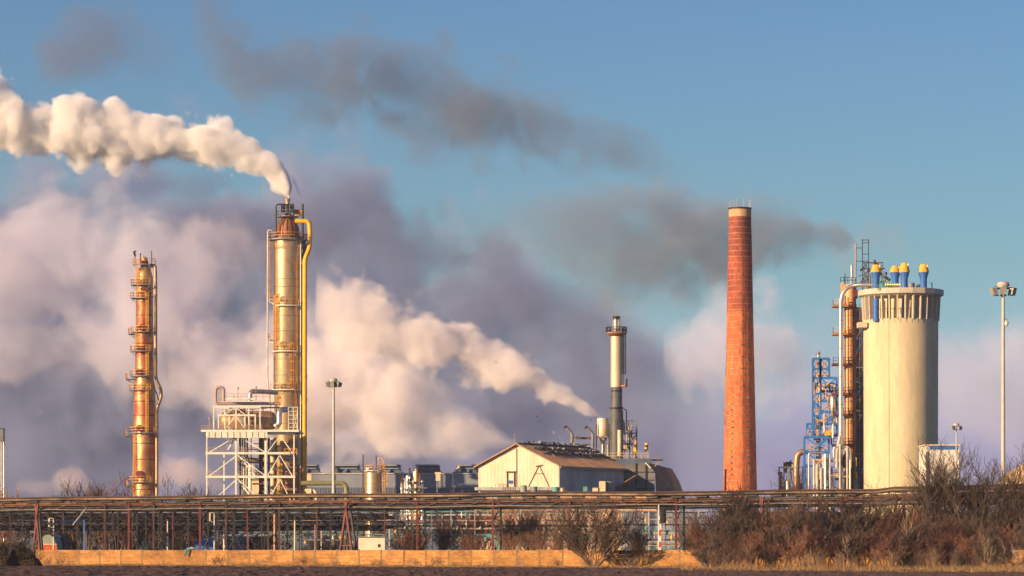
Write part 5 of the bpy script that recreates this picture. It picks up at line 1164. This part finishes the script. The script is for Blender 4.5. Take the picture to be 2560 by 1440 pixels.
for rI, (Y, rn, hh) in enumerate(rows):
    for k in range(16):
        px = 1762+k*53+(rI % 2)*24+random.uniform(-8, 8)+(26 if rI == 2 else 0)
        H = HC+(HY-toph(px))*Y/F; H *= (.93, .76, .54)[rI]*random.uniform(.92, 1.08)
        if k == 0: H = max(H, 2.6)
        kd = 'thickd' if random.random() < .25 else 'thick'
        plant(kd, random.randrange(4), px, Y+random.uniform(-3, 3), H/4.1, '%s brown leafless bush in the %s row %s' % (('tall', 'mid-sized', 'low')[rI], rn, LM[k]), group='bushes of the right-hand thicket', wide=max(1, 1.25*4.1/H*.75) if H < 3.6 else 1.05)
for k in range(16):
    px = 1775+k*52+random.uniform(-12, 12); plant('reed', k, px, 308+random.uniform(-3, 3), random.uniform(.4, .75), 'pale upright dry stems %s' % LM[k], name='dry_stems', cat='dry plant', group='pale stems along the thicket front', parts=('stalks', 'sprigs'))
for k, (px, Y, h, kk) in enumerate(((1812, 312, .42, 1), (1905, 318, .62, 1), (2018, 310, .5, 1), (2120, 314, .6, 1), (2245, 309, .72, 1), (2262, 330, .95, 1), (2345, 312, .55, 1), (2460, 311, .6, 1), (2535, 314, .7, 1))):
    plant('sap', k, px, Y, h, 'pale slender sapling standing in front of the thicket, %s from its left end' % ('first', 'second', 'third', 'fourth', 'fifth', 'sixth', 'seventh', 'eighth', 'ninth')[k], 'bare_sapling', 'tree', 'pale saplings in the thicket', parts=('trunk', 'crown'))
plant('tree', 0, 2432, 345, 1.36, 'tallest bare spreading tree left of the tallest light mast', 'bare_tree', 'tree', wide=1.05, rz=.4, parts=('trunk', 'crown'))
plant('tree', 1, 2318, 350, 1.10, 'bare tree reaching up before the blue-striped building corner', 'bare_tree', 'tree', wide=.9, rz=1.2, parts=('trunk', 'crown'))
plant('tree', 2, 2245, 352, .95, 'slim bare tree before the shaded edge of the concrete tower', 'bare_tree', 'tree', wide=.8, rz=2.2, parts=('trunk', 'crown'))
plant('tree', 1, 2372, 352, 1.24, 'bare tree in front of the shortest light mast', 'bare_tree', 'tree', wide=.85, rz=3.3, parts=('trunk', 'crown'))
plant('tree', 0, 2500, 350, 1.15, 'bare tree at the foot of the tallest light mast', 'bare_tree', 'tree', wide=.9, rz=4.3, parts=('trunk', 'crown'))
plant('tree', 2, 2552, 348, 1.10, 'bare tree at the right picture edge', 'bare_tree', 'tree', wide=.9, rz=5.0, parts=('trunk', 'crown'))
plant('tree', 1, 1968, 420, 1.16, 'bare tree before the grey pipe rack', 'bare_tree', 'tree', wide=.9, rz=.9, parts=('trunk', 'crown'))
plant('tree', 2, 1866, 410, .97, 'small bare tree crown before the foot of the brick chimney', 'bare_tree', 'tree', wide=.8, rz=1.9, parts=('trunk', 'crown'))
plant('lone', 0, 1486, 341, 1.1, 'lone dark round bare bush standing before the concrete fence', 'bare_bush', 'bush', rz=.3)
for i, (px, Y, h, lab) in enumerate(((1030, 408, .95, 'upright bare tree just left of the first red post'), (1110, 412, 1.0, 'upright bare tree between first and second red posts, the left one'), (1180, 405, .9, 'upright bare tree just left of the second red post'),
    (1275, 402, 1.15, 'upright bare tree just right of the second red post'), (1330, 400, 1.2, 'tall upright bare tree before the salmon terrace wall'), (1378, 396, 1.0, 'upright bare tree left of the lone dark bush'), (1595, 394, .9, 'upright bare tree left of the railway signal'), (1730, 380, .95, 'upright bare tree right of the railway signal'), (1770, 378, 1.1, 'upright bare tree where the thicket begins'))):
    plant('up', i, px, Y, h, lab, 'bare_tree', 'tree', group='upright bare trees behind the fence', wide=1.15, parts=('trunk', 'crown'))
for i, (px, Y, h) in enumerate(((150, 500, 2.2), (185, 500, 2.6), (215, 498, 3.05), (245, 502, 3.1), (275, 498, 3.1), (305, 500, 2.9), (330, 504, 2.6), (8, 480, 2.9), (395, 500, 2.45), (450, 505, 2.8), (480, 500, 2.85), (505, 500, 2.4), (1165, 520, 2.8), (1210, 560, 2.6))):
    plant('thick', i, px, Y, h*.8, ('small reddish bush furthest left of the row behind the dark racks', 'second reddish bush of the row behind the dark racks', 'third reddish bush of the row behind the dark racks', 'fourth reddish bush of the row behind the dark racks', 'fifth reddish bush of the row behind the dark racks', 'sixth reddish bush of the row, nearest the rusty column', 'reddish bush at the foot of the rusty column', 'bare bush at the foot of the slim tower on the left picture edge', 'low bush right of the rusty column', 'bare bush left of the pale steel frame', 'bare bush touching the pale steel frame', 'low bare bush inside the first bay of the steel frame', 'pale bush left of the warehouse gable', 'pale bush at the left corner of the warehouse')[i], group='bushes behind the pipe racks', wide=.8)
for i in range(0, 16, 2):   # undergrowth below the racks, its shade put into the dark twig colour
    px = 170+i*62; plant('thickd', i, px, 485+(i % 3)*9, .75+.2*(i % 3), 'dark bush in the shade under the racks, number %d counted from the left' % (i//2+1), group='dark bushes under the pipe racks', wide=1.3)
def bramble(px, Y, h, w_, lab, sd):
    """dense evergreen bramble: many small leaf faces through a mound"""
    rnd = random.Random(sd); q = gz(px, Y); r = root('bramble_bush', q, lab, 'bush'); mb = MB()
    for k in range(9000):
        a = rnd.uniform(0, 6.283); t = rnd.random()**.5; u = rnd.random()
        top = h*(1-t**2.2)*(.82+.3*mnoise.noise(Vector((math.cos(a)*t*3, math.sin(a)*t*3, sd))))
        p = q+Vector((math.cos(a)*t*w_/2, math.sin(a)*t*w_*.3, top*(1-.5*u*u*rnd.random())+rnd.uniform(-.1, .1)))
        n = Vector((rnd.gauss(0, 1), rnd.gauss(0, 1), rnd.gauss(0, 1))).normalized()*.07; m = n.cross(Vector((rnd.random(), 1, .3))).normalized()*.05
        b = len(mb.v); mb.v += [tuple(p-n-m), tuple(p+n-m), tuple(p+n+m), tuple(p-n+m)]; mb.f.append((b, b+1, b+2, b+3))
    mb.build('leaves', mat('bramble_leaf', (.055, .05, .025), (.10, .06, .03), .8, 0, .8), r, smooth=False)
    l, t = branch_mesh(sd, H=h*1.05, W=w_*1.05, stems=34, lev=2, kids=6, r0=.02, base=.8, minr=.01)
    for mb, nm in ((l, 'stems'), (t, 'twigs')):
        mb.v = [(x+q.x, y*.55+q.y, z) for x, y, z in mb.v]; mb.build(nm, TWIGD, r, smooth=False)
bramble(34, 352, 2.95, 6.4, 'dense dark evergreen bramble mound at the left end of the fence', 5)
bramble(-30, 350, 3.3, 5.5, 'taller dark bramble mound cut by the left picture edge', 6)
for i, px in enumerate((122, 150, 178)): plant('reed', i, px, 366, .3, ('low thin weeds just right of the dark bramble mound', 'thin weeds before the first fence panels', 'sparse weeds before the third fence panel')[i], 'weed_clump', 'weeds', wide=1.2)
# dry grass along the foot of the fence
def grass():
    rnd = random.Random(13); mb = MB()
    for k in range(52000):
        px = rnd.uniform(-40, 2620); fy = fence_y(px); t = rnd.random(); Yg = fy-.3-t*22
        if px > 1700: Yg = fy-.3-t*60
        x = (px-1280)*Yg/F; dn = mnoise.noise(Vector((x*.25, Yg*.12, 0)))
        h = (.12+.25*max(0, dn+.25))*rnd.uniform(.5, 1.5)*(1.9 if px > 1700 else 1)*(1.5 if t < .15 else 1)
        if dn < -.28: continue
        a = rnd.uniform(0, 6.283); l = rnd.uniform(-.4, .4)*h; w_ = .022
        b = len(mb.v); mb.v += [(x-w_*math.cos(a), Yg-w_*math.sin(a), 0), (x+w_*math.cos(a), Yg+w_*math.sin(a), 0), (x+l, Yg+rnd.uniform(-.3, .3)*h, h)]; mb.f.append((b, b+1, b+2))
    o = mb.build('dry_grass', GRASS, None, smooth=False, org=(0, 0, 0)); tag(o, 'dry yellow-brown grass along the foot of the concrete fence', 'grass', kind='stuff')
grass()
for i in range(12):
    px = 560+i*92+random.uniform(-20, 20); plant('reed', i, px, fence_y(px)-2.5-random.random()*2, random.uniform(.2, .36), 'small tuft of dry weeds before the fence, %s from the left' % ('first', 'second', 'third', 'fourth', 'fifth', 'sixth', 'seventh', 'eighth', 'ninth', 'tenth', 'eleventh', 'twelfth')[i], 'weed_tuft', 'weeds', 'weed tufts before the fence', wide=2.2, parts=('stalks', 'sprigs'))
# ---------------------------------------------------------------- smoke and steam: closed hulls that hold a real volume
def lerp_tab(tab, x, k):
    if x <= tab[0][0]: return tab[0][k]
    for a, b in zip(tab, tab[1:]):
        if x <= b[0]:
            t = (x-a[0])/(b[0]-a[0]); return a[k]+(b[k]-a[k])*t
    return tab[-1][k]
def plume(name, label, group, tab, Y, dens, colr, size, amp=.9, edge=.35, depth=1.0, g=-.2, detail=4, rough=.55, drift=0, seed=0, margin=1.3, absorb=None, fine=0, bias=.92, step=1, bil=.55):
    """tab: (px, py centre, half height px, relative density) sorted by px; the plume spine runs along local x"""
    tab = sorted(tab); x0, x1 = tab[0][0], tab[-1][0]
    cz = [t[1] for t in tab]; zlo, zhi = min(cz), max(cz); zr = max(zhi-zlo, 1); rmax = max(t[2] for t in tab)
    s = Y/F; L = (x1-x0)*s
    org = P(x0, zhi, Y)
    me = bpy.data.meshes.new(name); NS, NR = 14, 60; vs = []; fs = []
    for i in range(NR+1):
        x = x0+(x1-x0)*i/NR
        c = lerp_tab(tab, x, 1); r = lerp_tab(tab, x, 2)*margin*s
        for k in range(NS):
            a = 2*math.pi*k/NS
            xx = (x-x0)*s
            vs.append((xx, r*depth*math.cos(a)+drift*xx/L, (zhi-c)*s+r*math.sin(a)))
    for i in range(NR):
        for k in range(NS):
            a, b = i*NS+k, i*NS+(k+1) % NS
            fs.append((a, b, b+NS, a+NS))
    fs.append(tuple(range(NS))[::-1]); fs.append(tuple(range(NR*NS, NR*NS+NS)))
    me.from_pydata(vs, [], fs); me.validate()
    bm = bmesh.new(); bm.from_mesh(me); bmesh.ops.recalc_face_normals(bm, faces=bm.faces); bm.to_mesh(me); bm.free()
    m = bpy.data.materials.new(name); m.use_nodes = True; n = m.node_tree; n.nodes.clear(); N = n.nodes.new; Lk = n.links.new
    out = N('ShaderNodeOutputMaterial'); pv = N('ShaderNodeVolumePrincipled'); Lk(pv.outputs[0], out.inputs['Volume'])
    pv.inputs['Color'].default_value = (*colr, 1); pv.inputs['Anisotropy'].default_value = g  # for the steam banks it also holds lilac light and blue shade
    if absorb: pv.inputs['Absorption Color'].default_value = (*absorb, 1)
    tc = N('ShaderNodeTexCoord'); no = N('ShaderNodeTexNoise'); no.noise_dimensions = '4D'
    no.inputs['W'].default_value = seed*3.7; no.inputs['Scale'].default_value = 1/size; no.inputs['Detail'].default_value = detail
    no.inputs['Roughness'].default_value = rough; no.inputs['Distortion'].default_value = .3
    Lk(tc.outputs['Object'], no.inputs['Vector'])
    sx = N('ShaderNodeSeparateXYZ'); Lk(tc.outputs['Object'], sx.inputs[0])
    def mt(op, a, b=None, c=None, clamp=False):
        q = N('ShaderNodeMath'); q.operation = op; q.use_clamp = clamp
        for i, v in enumerate((a, b, c)):
            if v is None: continue
            if isinstance(v, (int, float)): q.inputs[i].default_value = v
            else: Lk(v, q.inputs[i])
        return q.outputs[0]
    t = mt('DIVIDE', sx.outputs[0], L, clamp=True)
    rc = N('ShaderNodeRGBCurve'); Lk(t, rc.inputs['Color'])
    mp = rc.mapping; mp.extend = 'HORIZONTAL'
    dmx = max(q[3] for q in tab)
    for ci, fn in ((0, lambda q: (zhi-q[1])/zr), (1, lambda q: q[2]/rmax), (2, lambda q: q[3]/dmx)):
        cv = mp.curves[ci]; pts = [((q[0]-x0)/(x1-x0), fn(q)) for q in tab]
        cv.points[0].location = pts[0]; cv.points[-1].location = pts[-1]
        for p in pts[1:-1]: cv.points.new(*p)
        for p in cv.points: p.handle_type = 'AUTO_CLAMPED'
    mp.update()
    sr = N('ShaderNodeSeparateColor'); Lk(rc.outputs[0], sr.inputs[0])
    dz = mt('SUBTRACT', sx.outputs[2], mt('MULTIPLY', sr.outputs[0], zr*s))
    dy = mt('SUBTRACT', sx.outputs[1], mt('MULTIPLY', t, drift))
    dy = mt('DIVIDE', dy, depth)
    rr = mt('MULTIPLY', sr.outputs[1], rmax*s)
    d = mt('DIVIDE', mt('SQRT', mt('ADD', mt('MULTIPLY', dz, dz), mt('MULTIPLY', dy, dy))), rr)
    nz = mt('MULTIPLY_ADD', no.outputs[0], amp*2, -amp)
    if fine:
        vo = N('ShaderNodeTexVoronoi'); vo.feature = 'F1'; vo.inputs['Scale'].default_value = 1.3/size; vo.inputs['Detail'].default_value = fine-1
        ad = N('ShaderNodeVectorMath'); ad.operation = 'ADD'; Lk(tc.outputs['Object'], ad.inputs[0]); Lk(no.outputs['Color'], ad.inputs[1]); Lk(ad.outputs[0], vo.inputs['Vector'])
        nz = mt('ADD', nz, mt('MULTIPLY_ADD', vo.outputs['Distance'], -bil, bil*.45))
    v = mt('ADD', mt('SUBTRACT', bias, d), nz)
    mr = N('ShaderNodeMapRange'); mr.interpolation_type = 'SMOOTHSTEP'
    Lk(v, mr.inputs[0]); mr.inputs[1].default_value = 0; mr.inputs[2].default_value = edge
    dn = mt('MULTIPLY', mt('MULTIPLY', mr.outputs[0], sr.outputs[2]), dens*dmx)
    Lk(dn, pv.inputs['Density'])
    m.cycles.volume_step_rate = step
    me.materials.append(m)
    o = bpy.data.objects.new(name, me); col.objects.link(o); o.location = org
    tag(o, label, 'steam' if 'steam' in name else 'smoke', group)
    return o
G = 'steam and smoke over the plant'
plume('steam_plume', 'bright cream steam plume blown left from the tall steel tower', G,
  [(-80,275,125,1),(0,285,112,1),(50,305,100,1),(90,330,76,1),(150,322,86,1),(240,328,98,1),(340,340,84,1),(430,348,72,1),(480,352,66,1),(540,358,80,1),(600,382,66,1),(640,400,54,1.2),(680,422,46,1.4),(700,440,48,2),(706,446,48,3),(712,456,44,5),(718,462,40,8),(723,468,32,9),(727,468,20,8),(730,468,8,6)],
  680, .5, (1,1,1), 7.5, amp=.85, edge=.2, detail=5, rough=.62, fine=2, bias=1.02, g=-.35, step=.5)
plume('steam_plume', 'pale pink steam plume blown left from the scrubber behind the warehouse', G,
  [(790,750,110,.15),(850,780,130,.45),(930,815,125,.6),(1000,840,112,.75),(1080,862,96,.9),(1140,872,96,1),(1200,895,88,1),(1260,915,80,1),(1330,950,68,1),(1400,988,52,1),(1450,1010,38,1),(1490,1035,16,1.2),(1508,1048,6,1.5)],
  648, .3, (.985,.96,.97), 7.5, amp=1.0, edge=.28, seed=1, detail=5, rough=.6, fine=2, bias=.96, g=-.3, step=.5)
plume('smoke_plume', 'small dark puff rising beside the bright plume at the tower top', G,
  [(722,440,8,.6),(738,460,20,1),(748,482,14,1),(757,505,3,1)], 686, .2, (.45,.43,.5), 3, amp=1, edge=.5, seed=3)
plume('smoke_trail', 'long translucent grey-brown smoke trail drifting left high in the sky', G,
  [(480,40,90,.1),(540,90,130,.5),(620,150,130,.7),(700,190,120,.8),(800,210,120,.9),(900,200,150,1),(1000,215,150,1),(1100,250,150,1),(1200,280,130,1),(1300,295,125,1),(1400,320,120,.8),(1500,360,90,.7),(1600,400,70,.5),(1760,450,50,.2)],
  900, .065, (.26,.29,.37), 15, amp=1.9, edge=.8, seed=2, detail=4, rough=.62, bias=1.02, step=1)
plume('smoke_trail', 'faint grey smoke wisp in the upper corner above the bright plume', G,
  [(10,150,50,.1),(90,150,80,1),(160,120,120,1),(240,90,130,.9),(330,110,110,.5),(460,140,90,.2)],
  900, .04, (.28,.29,.37), 13, amp=1.9, edge=.8, seed=5, detail=5, bias=.85)
plume('smoke_plume', 'grey smoke drifting left from the thin stacks behind the concrete tower', G,
  [(1180,560,60,.05),(1300,560,120,.25),(1400,580,140,.45),(1500,600,170,.6),(1600,620,180,.75),(1700,620,180,.85),(1800,600,150,1),(1900,585,115,1),(1980,580,90,1.1),(2060,585,66,1.3),(2110,592,40,1.6),(2142,610,8,1.8)],
  700, .10, (.34,.38,.48), 12, amp=1.6, edge=.8, seed=6, detail=4, rough=.62, bias=1.0, step=1)
plume('smoke_plume', 'faint haze of smoke drifting behind the yellow-capped vents', G,
  [(2060,660,20,.2),(2130,640,70,.9),(2190,600,70,.8),(2290,640,70,.1)], 760, .035, (.5,.46,.5), 8, amp=1.4, edge=.8, seed=16)
plume('steam_bank', 'huge purple-grey steam bank rising behind the towers on the left half', G,
  [(-300,870,520,1),(0,880,540,1),(200,880,545,1),(400,880,540,1),(600,890,520,1),(740,870,520,1),(860,860,525,1),(940,880,490,1),(1050,920,415,1),(1180,900,445,1),(1260,930,385,1),(1350,960,350,1),(1450,1000,320,1),(1600,1040,290,1),(1700,1060,240,.8),(1830,1100,190,.4)],
  1400, .07, (.41,.49,.72), 38, amp=1.0, edge=.5, seed=7, detail=4, rough=.6, depth=.35, fine=1, bias=1.02, step=.6, bil=.3)  # blue of steam in shade is put into the scatter colour
plume('steam_bank', 'pinkish sunlit steam bank spreading left from behind the warehouse ridge', G,
  [(-260,780,200,.6),(0,740,300,.8),(200,700,280,.9),(400,740,280,.9),(550,860,300,1),(680,930,280,1),(800,970,240,1),(900,990,200,1),(1000,1010,165,1),(1100,1045,120,1),(1200,1082,66,1.3),(1280,1108,16,1.6),(1300,1114,4,1.6)],
  1000, .07, (.88,.88,.98), 26, amp=1.5, edge=.4, seed=8, detail=4, rough=.6, depth=.5, g=-.3, fine=1, step=1, bil=.35)
plume('steam_bank', 'dark blue-violet cloud band crossing behind the steel tower', G,
  [(380,520,70,.3),(480,540,110,1),(560,560,130,1),(700,600,140,1),(800,580,160,1),(900,590,160,1),(1050,660,160,1),(1200,710,170,1),(1350,770,160,1),(1500,850,130,1),(1620,900,110,.9),(1720,960,60,.4)],
  900, .065, (.24,.28,.46), 20, amp=1.5, edge=.5, seed=9, detail=3, rough=.6, depth=.45, step=1.2)
plume('steam_cloud', 'cream steam cloud streaming left from the warehouse ridge past the tall steel tower', G,
  [(420,930,60,.2),(540,960,110,.4),(650,980,150,.7),(760,985,170,1),(860,985,170,1.1),(960,1000,160,1.2),(1060,1030,120,1.2),(1140,1065,80,1.2),(1220,1092,44,1.4),(1280,1108,14,1.8),(1300,1114,4,1.8)],
  820, .13, (1,.97,.98), 13, amp=1.3, edge=.45, seed=18, detail=4, rough=.6, depth=.7, g=-.3, fine=1, bias=.98, step=1)
plume('smoke_bank', 'low slate-blue smoke haze lying behind the left towers and the sheds', G,
  [(-300,1130,200,1),(0,1120,210,1),(300,1130,180,1),(600,1170,150,1),(900,1190,130,.9),(1200,1190,130,.9),(1500,1120,190,1),(1700,1080,230,.9),(1950,1120,190,.6),(2100,1160,120,.3)],
  780, .009, (.34,.42,.64), 26, amp=1.4, edge=.9, seed=19, detail=3, depth=.6)
plume('steam_bank', 'soft pink steam heap behind the brick chimney', G,
  [(1660,880,60,.5),(1740,870,140,1),(1850,860,170,1),(1940,880,150,1),(2010,930,90,.7),(2080,960,40,.3)],
  1300, .035, (.80,.83,1), 18, amp=1.5, edge=.5, seed=10, detail=4)
plume('steam_bank', 'pale lilac steam bank low in the sky at the right edge', G,
  [(2250,1000,100,.4),(2350,960,180,1),(2480,950,230,1),(2600,940,260,1),(2750,940,270,1)],
  1500, .013, (.76,.80,1), 28, amp=1.4, edge=.7, seed=11, detail=4)
plume('steam_bank', 'low lavender steam bank along the whole horizon', G,
  [(-300,1250,330,1),(500,1250,330,1),(1300,1230,330,1),(1700,1180,380,1),(2200,1180,400,1),(2850,1180,420,1)],
  2600, .017, (.52,.60,.95), 60, amp=1.0, edge=.9, seed=12, detail=4, depth=1.0)
plume('steam_puff', 'small pink steam puff between the rusty column and the steel frame', G,
  [(330,1210,40,.5),(400,1190,56,1),(450,1180,60,1),(500,1190,46,.9),(560,1210,20,.4)], 720, .10, (.97,.87,.88), 6, amp=1.4, edge=.6, seed=13)
plume('steam_puff', 'small pink steam puff low behind the bare bushes left of the rusty column', G,
  [(40,1220,20,.4),(110,1215,30,.8),(170,1200,40,1),(230,1215,24,.5)], 720, .10, (.95,.85,.87), 6, amp=1.4, edge=.6, seed=14)
plume('smoke_trail', 'thin grey smoke thread from the small stack on the storage tank', G,
  [(770,1135,8,.5),(830,1133,8,.9),(880,1134,7,1),(930,1138,4,1.2),(941,1141,2,1.4)], 630, .2, (.4,.38,.42), 1.5, amp=1.6, edge=.8, seed=15)
# ---------------------------------------------------------------- thin winter haze over the whole plant
hz = MB().box((0, 640, 74), (760, 1290, 150)).build('haze', MATS['ground'] if 'ground' in MATS else GRND, None, smooth=False, org=(0, 640, 0), kind='stuff')
hm = bpy.data.materials.new('haze'); hm.use_nodes = True; hn = hm.node_tree; hn.nodes.clear()
ho = hn.nodes.new('ShaderNodeOutputMaterial'); hp = hn.nodes.new('ShaderNodeVolumePrincipled'); hn.links.new(hp.outputs[0], ho.inputs['Volume'])
hp.inputs['Color'].default_value = (.80, .86, 1, 1); hp.inputs['Density'].default_value = .00008; hp.inputs['Anisotropy'].default_value = .2
hz.data.materials.clear(); hz.data.materials.append(hm); tag(hz, 'thin blue winter haze over the plant', 'haze')
